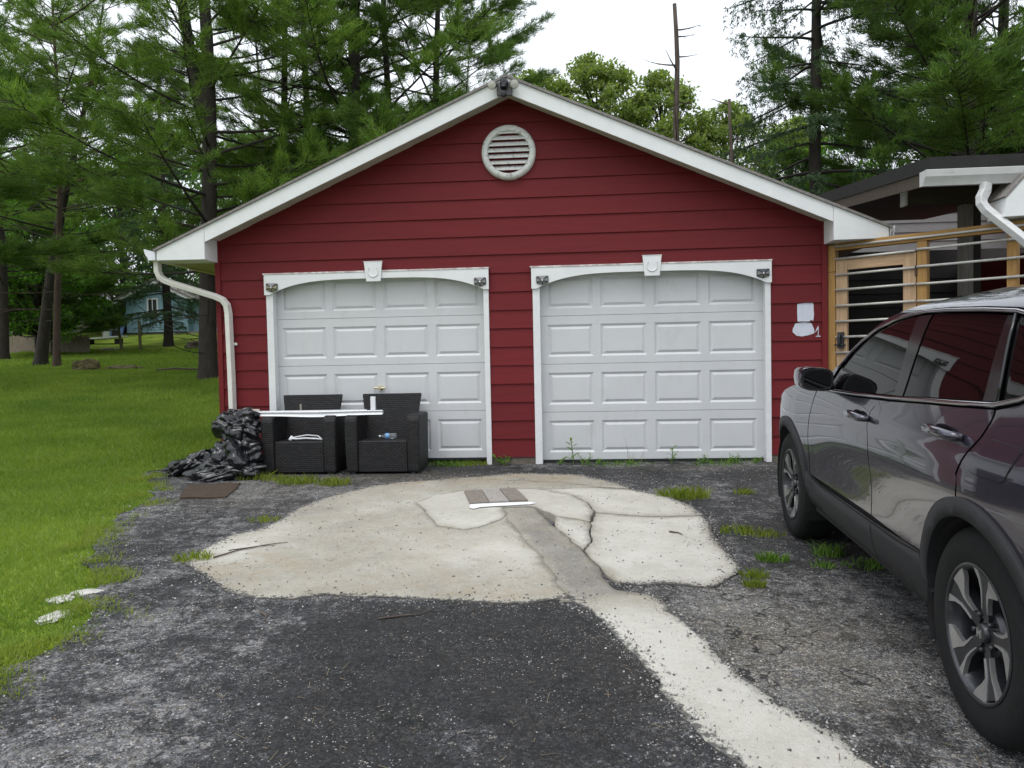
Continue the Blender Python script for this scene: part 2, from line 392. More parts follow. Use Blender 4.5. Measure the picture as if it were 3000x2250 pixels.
def gauss(x, y, cx, cy, rx, ry): return math.exp(-(((x-cx)/rx)**2+((y-cy)/ry)**2))
def drv_z(x, y):
    return gz(x, min(y, 0))+.004+.010*noise.noise((x*1.1, y*1.1, 3))*(1 if y < -.3 else .3)
def make_driveway():
    poly = jit(LAWN_EDGE, .07, 3, .06, False)+[(-3.66, .125), (3.1, .125), (9, .125), (9, -12)]
    V2, F = fill2d(poly, .085)
    V = []; wear = []; dust = []
    D = [(-.42, -5.30, .88, .80, -.48), (.22, -5.1, .50, .70, -.40), (-.15, -4.62, .6, .16, -.22), (-.9, -4.75, .25, .25, -.12), (-.1, -5.72, .35, .2, .38), (-1.5, -5.1, .45, .6, .13), (-1.15, -5.9, .3, .3, .10), (-1.5, -4.72, .30, .28, -.20), (-1.95, -5.5, .25, .3, -.14), (-1.25, -5.75, .25, .15, -.12), (-1.0, -5.5, .3, .4, .10), (-1.75, -4.75, .3, .2, .2),
         (-1.15, -4.6, .3, .12, .15), (1.05, -4.45, .3, .25, .18), (1.35, -5.1, .5, .4, .06), (-2.6, -2.4, .5, .8, -.05), (-3.1, -1.2, .8, .4, .04), (1.5, -.7, 1.4, .5, -.16), (-1.0, -.5, 1.8, .35, -.18), (2.2, -2.5, .8, 1.5, -.12), (1.4, -2.2, .25, .6, -.08), (-2.0, -5.6, .6, .5, .03), (-1.5, -5.6, .5, .5, .05), (-.2, -5.5, .9, .6, -.14), (1.2, -5.0, .5, .6, .12), (-2.9, -2.6, .5, .9, .04)]
    for (x, y) in V2:
        V.append((x, y, drv_z(x, y)))
        wear.append(.45+sum(a*math.exp(-((((x-cx)/rx)**2+((y-cy)/ry)**2)**1.7)) for cx, cy, rx, ry, a in D))
        dust.append(min(1, .75*gauss(x, y, 1.25, -4.9, .5, .7)+.6*gauss(x, y, 1.6, -.35, .5, .15)+.55*gauss(x, y, -1.5, -.75, 1.2, .3)+.4*gauss(x, y, -2.6, -1.5, .7, .6)+.15))
    o = mesh('driveway', V, F, M['asphalt'], smooth=True)
    for nme, arr in (('wear', wear), ('dust', dust)):
        a = o.data.attributes.new(nme, 'FLOAT', 'POINT'); a.data.foreach_set('value', arr)
    tag(o, 'cracked dark asphalt driveway in front of the garage', kind='structure')
make_driveway()

# concrete apron ------------------------------------------------------
TOP = [(-2.209, -3.625), (-2.215, -3.388), (-2.182, -3.024), (-2.038, -2.865), (-1.995, -2.607), (-1.989, -2.212), (-1.896, -1.766), (-1.606, -1.263), (-1.338, -1.05)]
COLLAR = [(-.959, -2.151), (-.91, -1.884), (-.655, -1.67), (-.335, -1.536), (.005, -1.589), (.296, -1.83), (.448, -2.18), (.487, -2.502), (.434, -2.782), (.191, -2.643), (.02, -2.36), (-.236, -2.41), (-.204, -2.774), (-.308, -2.936), (-.464, -3.036), (-.654, -2.906), (-.792, -2.626)]
BOTTOM = [(-2.142, -3.755), (-1.872, -4.029), (-1.617, -4.274), (-1.415, -4.369), (-1.252, -4.381), (-1.068, -4.306), (-.796, -4.34), (-.531, -4.374), (-.275, -4.39), (-.02, -4.435), (.224, -4.364), (.290, -4.31)]
CHL = [(-.225, -2.43), (-.152, -2.778), (.052, -3.392), (.186, -3.837), (.246, -4.137), (.299, -4.364)]
CHR = [(.01, -2.39), (.199, -3.04), (.388, -3.497), (.467, -3.795), (.511, -4.053), (.555, -4.212)]
def mound(x, y): return .055*gauss(x, y, -.3, -2.3, 1.2, 1.1)
def con_z(x, y, lift): return gz(x, y)+.012+lift+mound(x, y)+.005*noise.noise((x*2.2, y*2.2, 9))
apron = empty('concrete_apron', (0, 0, 0), 'patched pale concrete apron round the drain hatch'); apron['kind'] = 'structure'
CHF = [(-.236, -2.41), (-.152, -2.778), (.052, -3.392), (.186, -3.837), (.246, -4.137), (.32, -4.364)]
CHG = [(.004, -2.40), (.199, -2.95), (.388, -3.497), (.467, -3.795), (.511, -4.053), (.565, -4.212)]
STR_R = [(.70, -4.30), (.747, -4.429), (.82, -4.686), (.895, -4.911), (.922, -5.111), (.993, -5.328), (1.056, -5.518), (1.129, -5.623), (1.198, -5.717), (1.226, -5.863), (1.282, -5.95), (1.45, -6.5)]
STR_R = [(x+.05, y) for x, y in STR_R]
STR_L = [(1.08, -6.5), (.893, -5.93), (.809, -5.731), (.741, -5.529), (.694, -5.417), (.695, -5.337), (.643, -5.113), (.56, -4.86), (.49, -4.66)]
STR_L = [(x-.035, y) for x, y in STR_L]
RIGHT_F = [(.505, -2.525), (.9, -2.565), (1.335, -2.52), (1.333, -2.655), (1.289, -3.17), (1.315, -3.503), (1.336, -3.742), (1.306, -3.883), (1.201, -4.006), (1.105, -4.169), (.995, -4.147), (.849, -4.09), (.689, -4.134), (.60, -4.09), (.515, -3.93), (.472, -3.76), (.400, -3.48), (.470, -3.2), (.446, -2.82)]
RIGHT_B = [(.30, -1.50), (.52, -1.46), (.875, -1.552), (1.129, -1.813), (1.303, -2.203), (1.333, -2.505), (.9, -2.553), (.502, -2.51), (.462, -2.18), (.31, -1.82), (.04, -1.578)]
WEDGE = [(.434, -2.782), (.455, -3.2), (.385, -3.46), (.199, -2.95), (.191, -2.643)]
OUTER = TOP+[(-1.036, -.94), (-.499, -.766), (-.368, -.644), (-.085, -.61), (.388, -.709), (.608, -1.008), (.771, -1.237), (.875, -1.552), (1.129, -1.813), (1.303, -2.203), (1.333, -2.655), (1.289, -3.17), (1.336, -3.742), (1.306, -3.883), (1.105, -4.169), (.849, -4.09), (.60, -4.12)]+STR_R+STR_L+BOTTOM[::-1]
def pip(x, y, P):
    ins = False; x2, y2 = P[-1]
    for x1, y1 in P:
        if (y1 > y) != (y2 > y) and x < (x2-x1)*(y-y1)/(y2-y1)+x1: ins = not ins
        x2, y2 = x1, y1
    return ins
def pdist(x, y, P, closed=True):
    d = 9.; n = len(P)
    for i in range(n if closed else n-1):
        ax, ay = P[i]; bx, by = P[(i+1) % n]; ex, ey = bx-ax, by-ay; L2 = ex*ex+ey*ey
        t = max(0, min(1, ((x-ax)*ex+(y-ay)*ey)/L2)) if L2 else 0
        d = min(d, math.hypot(x-ax-t*ex, y-ay-t*ey))
    return d
CHAN = CHF+[(.46, -4.66), (.68, -4.55)]+CHG[::-1]
def ss(a, b, v): v = max(0, min(1, (v-a)/(b-a))); return v*v*(3-2*v)
def sdist(x, y, P): d = pdist(x, y, P); return d if pip(x, y, P) else -d
def tone(x, y):
    """how pale and how tan the concrete is here (cured from different mixes, blotchy with age)"""
    nx, ny = x+.05*noise.noise((x*4, y*4, 5)), y+.05*noise.noise((x*4, y*4, 8))
    T = .46+.36*gauss(nx, ny, -1.95, -3.3, .28, .45)+.38*gauss(nx, ny, -.12, -3.55, .40, .42)+.16*gauss(nx, ny, -1.1, -2.0, .5, .6)+.10*gauss(nx, ny, -.9, -3.2, .5, .4)
    K = .28+.55*gauss(nx, ny, -1.75, -3.75, .35, .3)+.45*gauss(nx, ny, -.2, -4.2, .7, .18)+.7*ss(-1.45, -1.0, ny)*(1-ss(.9, 1.2, nx))
    a = ss(-.05, .07, sdist(nx, ny, COLLAR)); T += (.80-T)*a; K *= 1-.6*a
    a = max(ss(-.02, .10, sdist(nx, ny, RIGHT_F)), ss(-.02, .10, sdist(nx, ny, RIGHT_B)), ss(-.02, .05, sdist(nx, ny, WEDGE))); T += (.88-T)*a; K *= 1-.6*a
    a = ss(-.05, .05, sdist(nx, ny, CHAN))*(1-ss(-4.15, -4.65, ny)); T += (.20-T)*a; K += (.25-K)*a
    a = ss(-4.25, -4.7, ny); T += (.93-T)*a; K *= 1-.5*a
    return T, K
def apron_material():
    m = bpy.data.materials.new('patched_concrete'); m.use_nodes = True; t = m.node_tree; b = t.nodes['Principled BSDF']
    P = t.nodes.new('ShaderNodeTexCoord').outputs['Object']
    def nz(scale, det=6, ro=.65):
        n = t.nodes.new('ShaderNodeTexNoise'); n.inputs['Scale'].default_value = scale; n.inputs['Detail'].default_value = det; n.inputs['Roughness'].default_value = ro
        t.links.new(P, n.inputs['Vector']); return n.outputs[0]
    def mth(op, a, c):
        n = t.nodes.new('ShaderNodeMath'); n.operation = op
        for i, v in enumerate((a, c)):
            if isinstance(v, (int, float)): n.inputs[i].default_value = v
            else: t.links.new(v, n.inputs[i])
        return n.outputs[0]
    def mix(f, c1, c2):
        n = t.nodes.new('ShaderNodeMixRGB')
        for i, v in enumerate((f, c1, c2)):
            if isinstance(v, tuple): n.inputs[i].default_value = (*v, 1)
            elif isinstance(v, (int, float)): n.inputs[i].default_value = v
            else: t.links.new(v, n.inputs[i])
        return n.outputs[0]
    def att(nm):
        n = t.nodes.new('ShaderNodeAttribute'); n.attribute_name = nm; return n.outputs['Fac']
    def step(v, a, c):
        n = t.nodes.new('ShaderNodeMapRange'); n.interpolation_type = 'SMOOTHSTEP'; n.inputs[1].default_value = a; n.inputs[2].default_value = c; t.links.new(v, n.inputs[0]); return n.outputs[0]
    T = mth('ADD', att('pale'), mth('MULTIPLY', mth('SUBTRACT', nz(2.4, 9, .72), .5), 1.05)); T = mth('ADD', T, mth('MULTIPLY', mth('SUBTRACT', nz(30, 5), .5), .30))
    rp = t.nodes.new('ShaderNodeValToRGB'); e = rp.color_ramp.elements; e[0].position = .05; e[0].color = (.165, .160, .148, 1); e[1].position = 1.0; e[1].color = (.50, .485, .435, 1)
    k = e.new(.45); k.color = (.31, .293, .247, 1); t.links.new(T, rp.inputs[0])
    kt = mth('MULTIPLY', att('tan'), step(nz(4.5, 7, .7), .36, .66))
    c = mix(mth('MULTIPLY', kt, .9), rp.outputs[0], (.29, .235, .155))
    c = mix(mth('MULTIPLY', step(nz(75, 3), .63, .69), .75), c, (.60, .59, .57))
    c = mix(mth('MULTIPLY', step(nz(52, 4), .66, .72), .8), c, (.09, .085, .08))
    rim = mth('ADD', att('rim'), mth('MULTIPLY', mth('SUBTRACT', nz(24, 7, .75), .5), 1.9))
    c = mix(mth('MULTIPLY', step(rim, .70, .92), .85), c, (.055, .054, .055))
    t.links.new(c, b.inputs['Base Color']); b.inputs['Roughness'].default_value = .88; b.inputs['Specular IOR Level'].default_value = .25
    bp = t.nodes.new('ShaderNodeBump'); bp.inputs['Strength'].default_value = .7; bp.inputs['Distance'].default_value = .01
    t.links.new(mth('ADD', nz(110, 4), mth('MULTIPLY', nz(14, 6), 1.2)), bp.inputs['Height']); t.links.new(bp.outputs[0], b.inputs['Normal'])
    return m
M['apron'] = apron_material()
def jitv(poly, amp, step):
    o = []
    for i, a in enumerate(poly):
        b = poly[(i+1) % len(poly)]; k = max(1, int(math.hypot(b[0]-a[0], b[1]-a[1])/step))
        for j in range(k):
            x, y = a[0]+(b[0]-a[0])*j/k, a[1]+(b[1]-a[1])*j/k
            v = noise.noise_vector((x*5, y*5, 1.7))+noise.noise_vector((x*14, y*14, 4.1))*.6+noise.noise_vector((x*36, y*36, 2.2))*.3
            o.append((x+v.x*amp, y+v.y*amp))
    return o
def slab(poly, lift, label, step=.06):
    from collections import Counter
    V2, F = fill2d(jitv(poly, .022, .03), step); n = len(V2); ec = Counter()
    for f in F:
        for i in range(len(f)): ec[tuple(sorted((f[i], f[(i+1) % len(f)])))] += 1
    edge = set(i for e, c in ec.items() if c == 1 for i in e)
    V = [(x, y, con_z(x, y, lift)) for x, y in V2]; idx = {}; FF = list(F)
    for i in edge: idx[i] = len(V); x, y, z = V[i]; V.append((x, y, gz(x, y)-.02))
    for f in F:
        for i in range(len(f)):
            a, b = f[i], f[(i+1) % len(f)]
            if ec[tuple(sorted((a, b)))] == 1: FF.append((b, a, idx[a], idx[b]))
    o = mesh('concrete_slab', V, FF, M['apron'], apron); o['label'] = label
    o.data.polygons.foreach_set('use_smooth', [i < len(F) for i in range(len(FF))])
    tn = [tone(v[0], v[1]) for v in V]; rm = [1-ss(0, .09, pdist(v[0], v[1], OUTER)) for v in V]
    for nme, arr in (('pale', [q[0] for q in tn]), ('tan', [q[1] for q in tn]), ('rim', rm)):
        at = o.data.attributes.new(nme, 'FLOAT', 'POINT'); at.data.foreach_set('value', arr)
    return o
LEFT_C = [(-1.338, -1.05), (-1.036, -.98), (-.45, -.99), (.2, -1.16), (.60, -1.42), (.52, -1.46), (.30, -1.50), (.005, -1.575)]
COLL_L = [(-.335, -1.536), (-.655, -1.67), (-.91, -1.884), (-.959, -2.151), (-.792, -2.626), (-.654, -2.906), (-.464, -3.036), (-.308, -2.936), (-.204, -2.774), (-.180, -2.64)]
slab(TOP[:-1]+LEFT_C+COLL_L+CHF[1:]+BOTTOM[::-1][1:], 0, 'large sandy grey slab on the left')
slab([(-1.338, -1.05), (-1.036, -.94), (-.499, -.766), (-.368, -.644), (-.085, -.61), (.388, -.709), (.608, -1.008), (.771, -1.237), (.838, -1.47), (.60, -1.42), (.2, -1.16), (-.45, -.99), (-1.036, -.98)], -.001, 'tan strip nearest the garage doors')
slab([(-.959, -2.151), (-.91, -1.884), (-.655, -1.67), (-.335, -1.536), (.005, -1.575), (.296, -1.83), (.448, -2.18), (.487, -2.502), (.434, -2.782), (.191, -2.643), (.02, -2.38), (-.236, -2.41), (-.180, -2.64), (-.204, -2.774), (-.308, -2.936), (-.464, -3.036), (-.654, -2.906), (-.792, -2.626)], .005, 'raised pale collar round the hatch')
slab(RIGHT_B, .001, 'whitish slab right of the hatch, rear piece')
slab(RIGHT_F, .001, 'whitish slab right of the hatch, front piece')
slab(WEDGE, .0, 'small pale wedge beside the grey channel')
slab(CHF+[(.455, -4.66)]+STR_L[::-1][1:]+STR_R[::-1]+[(.60, -4.24)]+CHG[::-1], -.001, 'damp grey channel that turns into the white strip')

# drain hatch
hz = lambda x, y: con_z(x, y, .009)
hatch = empty('drain_hatch', (-.34, -2.0, hz(-.34, -2.0)), 'square hatch of three weathered grey boards in the concrete', 'hatch')
M['board'] = mat('weathered_board', (.20, .172, .145), .85, .35, 6, .6, 30, stretch=(22, 2, 2))
M['board2'] = mat('pale_weathered_board', (.31, .285, .26), .85, .3, 6, .6, 30, stretch=(22, 2, 2))
HA, HB, HC, HD = [Vector(p) for p in ((-.63, -1.766), (-.176, -1.682), (-.035, -2.235), (-.507, -2.325))]
for i in range(3):
    t0, t1 = (0, .335, .675)[i]+.006, (.335, .675, 1)[i]-.006
    c = [HA.lerp(HB, t0), HA.lerp(HB, t1), HD.lerp(HC, t1), HD.lerp(HC, t0)]
    zt = [hz(p.x, p.y)+.012+.003*i for p in c]
    V = [(p.x+.34, p.y+2.0, z-hatch.location.z) for p, z in zip(c, zt)]+[(p.x+.34, p.y+2.0, z-.03-hatch.location.z) for p, z in zip(c, zt)]
    mesh('board', V, [(3, 2, 1, 0), (4, 5, 6, 7), (0, 1, 5, 4), (1, 2, 6, 5), (2, 3, 7, 6), (3, 0, 4, 7)], M['board2' if i == 1 else 'board'], hatch)
lipV2, lipF = fill2d(jit([(-.50, -2.335), (-.03, -2.245), (.03, -2.28), (-.02, -2.35), (-.2, -2.40), (-.40, -2.44), (-.455, -2.50), (-.49, -2.45)], .012, 6, .02), .03)
mesh('painted_lip', [(x+.34, y+2.0, hz(x, y)+.004-hatch.location.z) for x, y in lipV2], lipF, M['white'], hatch)

# ------------------------------------------------------------------ garage
XC = -.296; XL, XR = -3.657, 3.064; SL = .436; RT = 4.062; E_ = .2032
gar = empty('garage', (XC, 0, -.085), 'red clapboard double garage with white trim and gable roof', 'garage')
goff = (-XC, 0, .085)
def gp(mb, name, m, **k):
    o = mb.build(name, m, k.pop('parent', gar), **k); o.location = goff if o.parent is gar else (0, 0, 0); return o
def slope(x, top): return top-SL*abs(x-XC)
LD = (-2.993, -.617); RD = (.003, 2.413)
# wall core behind the siding, with door openings
w = MB()
for a, b in ((XL+.02, LD[0]-.03), (LD[1]+.03, RD[0]-.03), (RD[1]+.03, XR-.02)): w.box(a, b, .022, .12, -.085, 2.05)
w.prism([(XL+.02, 2.05), (XR-.02, 2.05), (XR-.02, 2.42), (XC, 3.88), (XL+.02, 2.42)], .022, .12)
w.box(XL+.02, XL+.12, .12, 7.0, -.3, 2.42); w.box(XR-.12, XR-.02, .12, 7.0, -.3, 2.42); w.box(XL+.12, XR-.12, 6.9, 7.0, -.3, 2.42)
w.prism([(XL+.02, 2.42), (XR-.02, 2.42), (XC, 3.88)], 6.9, 7.0)
gp(w, 'wall', M['red2'])
for a, b in ((XL+.01, LD[0]-.065), (LD[1]+.065, RD[0]-.065), (RD[1]+.065, XR-.01)):
    f = MB(); f.box(a, b, .006, .05, -.2, .012); gp(f, 'foundation', M['conc'])
# siding courses
def board(x0, x1, k, top=None):
    z0, z1 = k*E_, (k+1)*E_
    b = MB(); yb, yt = -.012, .004
    j1, j2 = random.uniform(-.0025, .0025), random.uniform(-.0025, .0025); yb += random.uniform(-.0015, .0015)
    if top is None:
        V = [(x0, yb, z0+j1), (x1, yb, z0+j2), (x1, yt, z1+.01), (x0, yt, z1+.01), (x0, yb+.012, z0+j1), (x1, yb+.012, z0+j2), (x1, yt+.01, z1+.01), (x0, yt+.01, z1+.01)]
        F = [(0, 1, 2, 3), (4, 7, 6, 5), (0, 4, 5, 1), (3, 2, 6, 7), (0, 3, 7, 4), (1, 5, 6, 2)]
        b.add(V, F)
    else:
        poly = top; n = len(poly)
        yy = lambda z: yb+(z-z0)/E_*(yt-yb)
        V = [(x, yy(z), z) for x, z in poly]+[(x, yy(z)+.012, z) for x, z in poly]
        F = [tuple(range(n)), tuple(range(2*n-1, n-1, -1))]+[(i, i+n, (i+1) % n+n, (i+1) % n) for i in range(n)]
        b.add(V, F)
    o = gp(b, 'siding_board', M['red']); return o
for k in range(0, 21):
    z0, z1 = k*E_, (k+1)*E_
    a, b = XL+.058, XR-.058
    lim = (3.93-z1)/SL
    if z1 <= 1.86+.2 and z0 < 2.05 and k <= 9:
        # the ends butt the trim; top pieces run behind the arch boards
        board(a, LD[0]-.055, k); board(LD[1]+.05, RD[0]-.05, k); board(RD[1]+.05, b, k)
    else:
        zz = z1+.01
        hw0 = (3.96-z0)/SL; hw1 = (3.96-zz)/SL
        if hw0 <= 0: break
        l0, r0 = max(a, XC-hw0), min(b, XC+hw0)
        poly = [(l0, z0), (r0, z0)]
        if hw1 > 0:
            l1, r1 = max(a, XC-hw1), min(b, XC+hw1)
            if r0 >= b-1e-6 and r1 < b-1e-6: poly.append((b, 3.96-SL*(b-XC)))
            poly += [(r1, zz), (l1, zz)]
            if l0 <= a+1e-6 and l1 > a+1e-6: poly.append((a, 3.96-SL*(XC-a)))
        else: poly.append((XC, 3.96))
        board(a, b, k, poly)
for x0 in (XL, XR-.058):
    c = MB(); c.box(x0, x0+.058, -.022, .02, .012, 2.5); gp(c, 'corner_board', M['red2'], bevel=.002)

# roof, fascia, soffit
YF = -.325
for s in (-1, 1):
    e = 3.90
    r = MB(); P = lambda d, t: (XC+s*d, RT-SL*d+t)
    pts = [P(0, 0), P(e, 0), P(e, -.028), P(0, -.028)]
    if s > 0: pts = pts[::-1]
    r.prism(pts, YF-.02, 7.3); o = gp(r, 'roof', M['roof'])
    fz = MB(); pts = [P(.0, -.029), P(3.878, -.029), P(3.32, -.192), P(0, -.192)]
    pts = [P(.0, -.029), P(3.322, -.029), P(3.322, -.19), P(0, -.192)]
    if s > 0: pts = pts[::-1]
    fz.prism(pts, YF, YF+.022); o = gp(fz, 'rake_fascia', M['white'], bevel=.002)
    sf = MB(); pts = [P(0, -.13), P(3.31, -.13), P(3.31, -.142), P(0, -.142)]
    if s > 0: pts = pts[::-1]
    sf.prism(pts, YF+.023, .0); gp(sf, 'rake_soffit', M['soffit'])
    # eave return box at the front corner
    bx = MB(); pts = [P(3.333, -.188), P(3.869, -.126), (XC+s*3.869, 2.24), (XC+s*3.325, 2.235), (XC+s*3.325, 2.43)]
    pts = [P(3.325, -.029), P(3.869, -.029), (XC+s*3.869, 2.24), (XC+s*3.325, 2.236)]
    if s > 0: pts = pts[::-1]
    bx.prism(pts, YF-.002, .0); gp(bx, 'eave_return', M['white'], bevel=.003)
    es = MB(); x0, x1 = sorted((XC+s*3.345, XC+s*3.86)); es.box(x0, x1, .002, 7.2, 2.245, 2.262); gp(es, 'eave_soffit', M['soffit'])
    fs = MB(); x0, x1 = sorted((XC+s*3.861, XC+s*3.882)); fs.box(x0, x1, YF+.03, 7.2, 2.236, 2.35); gp(fs, 'eave_fascia', M['white'])
# gutters
for s in (-1, 1):
    g = MB(); bx = XC+s*3.884
    prof = [(0, 2.365), (0, 2.245), (.075, 2.242), (.088, 2.275), (.112, 2.31), (.125, 2.362), (.118, 2.366), (.106, 2.315), (.08, 2.28), (.07, 2.25), (.006, 2.252), (.006, 2.365)]
    pts = [(bx+s*x, z) for x, z in prof]
    if s < 0: pts = pts[::-1]
    if s > 0: pts = [(bx+s*x*.35, z) for x, z in prof]
    g.prism(pts, YF-.01, 7.2)
    go = gp(g, 'gutter', M['white'], auto=30)
    if s < 0:
        d = MB()
        path = [(-4.215, -.22, 2.25), (-4.215, -.22, 2.13), (-4.195, -.212, 2.075), (-4.15, -.2, 2.035), (-4.05, -.183, 1.995), (-3.62, -.11, 1.85), (-3.54, -.095, 1.81), (-3.50, -.085, 1.75), (-3.49, -.075, 1.66), (-3.485, -.065, 1.0), (-3.48, -.065, .12)]
        d.tube(path, .04, rect=(.027, .043)); d.box(-3.535, -3.425, -.03, -.012, 1.30, 1.33)
        o = d.build('downspout', M['downspout'], go, bevel=.006)
    else:
        pass
# gable vent
vent = MB(); VC = (XC-.010, -.03, 3.332)
vent.lathe([(.225, .04), (.225, -.012), (.232, -.03), (.262, -.036), (.285, -.026), (.296, -.004), (.296, .035)], 48, 'Y', VC)
vo = gp(vent, 'gable_vent', M['ventw'], auto=40)
bk = MB(); bk.lathe([(.0001, .036), (.226, .036)], 32, 'Y', VC); o = bk.build('backing', M['dark'], vo)
for i in range(7):
    z = -.195+i*.0655; hw = math.sqrt(max(0, .226**2-z*z))
    zt = z+.05; hw2 = math.sqrt(max(0.0001, .226**2-min(.225, abs(zt))**2))
    sb = MB(); V = [(-hw, -.022, z), (hw, -.022, z), (hw2, .028, zt), (-hw2, .028, zt), (-hw, -.022, z+.012), (hw, -.022, z+.012), (hw2, .028, zt+.008), (-hw2, .028, zt+.008)]
    sb.add([(x+VC[0], y+VC[1], q+VC[2]) for x, y, q in V], [(0, 3, 2, 1), (4, 5, 6, 7), (0, 1, 5, 4), (1, 2, 6, 5), (2, 3, 7, 6), (3, 0, 4, 7)])
    sb.build('slat', M['ventw'], vo)

# garage doors
def garage_door(x0, x1, z0, label):
    Y0 = .09
    door = MB(); door.box(x0-.02, x1+.02, Y0+.024, Y0+.04, z0, z0+2.132)
    d = gp(door, 'garage_door', M['door']); d['label'] = label
    pw, ph, gap = .507, .354, .08
    m0 = (x1-x0-(4*pw+3*gap))/2
    for r_ in range(4):
        a0 = z0+r_*.533; zb, zt = a0+.002, a0+.531
        pz0, pz1 = a0+.083, a0+.083+ph
        s_ = MB()
        xe = [x0-.02]+[v for c in range(4) for v in (x0+m0+c*(pw+gap), x0+m0+c*(pw+gap)+pw)]+[x1+.02]
        ze = [zb, pz0, pz1, zt]
        V = []; idx = {}
        for j, z in enumerate(ze):
            for i, x in enumerate(xe): idx[i, j] = len(V); V.append((x, Y0, z))
        F = []
        for j in range(3):
            for i in range(9):
                if j == 1 and i % 2 == 1: continue
                F.append((idx[i, j], idx[i+1, j], idx[i+1, j+1], idx[i, j+1]))
        nb = len(V); V += [(x0-.02, Y0+.015, zb-.001), (x1+.02, Y0+.015, zb-.001), (x1+.02, Y0+.015, zt+.001), (x0-.02, Y0+.015, zt+.001)]
        F += [(idx[0, 0], nb, nb+1, idx[9, 0]), (idx[9, 3], nb+2, nb+3, idx[0, 3])]
        s_.add(V, F); s_.build('section', M['door'], d)
        for c in range(4):
            px = x0+m0+c*(pw+gap)
            rings = [(0, 0), (.024, .015), (.052, .002)]
            V = []; F = []
            for ins, dy in rings: V += [(px+ins, Y0+dy, pz0+ins), (px+pw-ins, Y0+dy, pz0+ins), (px+pw-ins, Y0+dy, pz1-ins), (px+ins, Y0+dy, pz1-ins)]
            for k in range(2):
                for i in range(4): F.append((k*4+i, k*4+(i+1) % 4, k*4+4+(i+1) % 4, k*4+4+i))
            F.append((8, 9, 10, 11))
            mesh('panel', V, F, M['door'], d)
    return d
ld = garage_door(*LD, -.015, 'left door, with a small handle')
rd = garage_door(*RD, -.048, 'right door')
hd = MB(); hd.tube([(-1.885, .052, .79), (-1.755, .052, .786)], .012, 10); hd.lathe([(.0001, -.06), (.015, -.06), (.018, -.03), (.03, -.004), (.03, 0)], 16, 'Y', (-1.82, .09, .788)); hd.tube([(-1.82, .055, .788), (-1.82, .05, .755)], .007, 8)
M['brass'] = mat('dull_brass', (.55, .48, .33), .4, .15, 30, metal=.4)
hd.build('handle', M['brass'], ld, auto=40)
for (a, b), z0 in ((LD, -.015), (RD, -.048)):
    sl_ = MB(); sl_.box(a-.02, b+.02, .085, .13, z0-.022, z0-.001); sl_.build('rubber_seal', M['blackplastic'], ld if a == LD[0] else rd)
    th = MB(); th.box(a-.01, b+.01, .10, .6, -.2, -.072); gp(th, 'threshold', M['conc'])

def door_trim(x0, x1, zt, zb, kx, kz, label):
    """jambs, arched head board and keystone round one door"""
    j = MB()
    t = empty('door_trim', goff); t.parent = gar; t['label'] = label
    for (p0, p1, q0, q1) in ((x0-.078, x0, x0-.03, x0), (x1, x1+.058, x1, x1+.03)):
        j = MB(); yb = -.026
        j.add([(a, y, z) for z in (-.08, zb+.03) for a, y in (((p0, yb), (q1, yb), (q1, .088), (q0, .088), (q0, .0), (p0, .0)) if p0 < q0 else ((p0, yb), (p1, yb), (p1, .0), (q1, .0), (q1, .088), (p0, .088)))],
              [(5, 4, 3, 2, 1, 0), (6, 7, 8, 9, 10, 11)]+[(i, (i+1) % 6, 6+(i+1) % 6, 6+i) for i in range(6)])
        j.build('jamb', M['whiteworn'], t, bevel=.003)
    a0, a1 = x0-.088, x1+.064; hw = (a1-a0)/2; n = 40
    bot = []
    for i in range(n+1):
        x = a0+.055+(a1-a0-.11)*i/n; u = min(x-(a0+.055), (a1-.055)-x)/(hw-.055)
        bot.append((x, zb+.155*(1-(1-u)**4)))
    poly = [(a0, zb)]+bot+[(a1, zb)]
    V = []; F = []
    # strip between the curve and the straight top, front and back
    for (x, z) in poly: V += [(x, -.052, z), (x, -.052, zt), (x, -.027, z), (x, -.027, zt)]
    for i in range(len(poly)-1):
        p, q = i*4, (i+1)*4
        F += [(p, q, q+1, p+1), (p+2, p+3, q+3, q+2), (p+1, q+1, q+3, p+3), (p, p+2, q+2, q)]
    F += [(0, 1, 3, 2), (len(V)-4, len(V)-2, len(V)-1, len(V)-3)]
    ab = MB(); ab.add(V, F); o = ab.build('arch_board', M['white'], t, auto=30)
    cp = MB(); cp.box(a0-.012, a1+.006, -.058, .0, zt+.001, zt+.016); cp.build('cap_strip', M['capworn'], t)
    bk = MB(); bk.box(a0+.02, a1-.02, -.026, -.001, zb+.031, zt); 
    # head jamb above the opening
    hj = MB(); hj.box(x0, x1, -.020, .088, zb+.175, zb+.2); hj.build('head_jamb', M['white'], t)
    ks = MB(); w0, w1 = .080, .102
    ks.prism([(kx-w0, kz), (kx+w0, kz), (kx+w1, kz+.215), (kx-w1, kz+.215)], -.075, -.053)
    ks.box(kx-w1-.004, kx+w1+.004, -.079, -.053, kz+.2151, kz+.222)
    U = [(kx-.045, -.076, kz+.155)]+[(kx-.055*math.cos(a)*1.0, -.076, kz+.105-.055*math.sin(a)) for a in np.linspace(-.25, math.pi+.25, 14)]+[(kx+.045, -.076, kz+.155)]
    ks.tube(U, .009, 6)
    ks.build('keystone', M['white'], t, bevel=.002)
M['capworn'] = mat('peeling_cap_paint', (.50, .42, .41), .7, .3, 14, .4, 60)
add_spots(M['capworn'], (.75, .74, .73), 12, .5, .8)
door_trim(LD[0], LD[1], 2.080, 1.855, -1.829, 1.973, 'white arched trim round the left door')
door_trim(RD[0], RD[1], 2.076, 1.847, 1.217, 1.950, 'white arched trim round the right door')

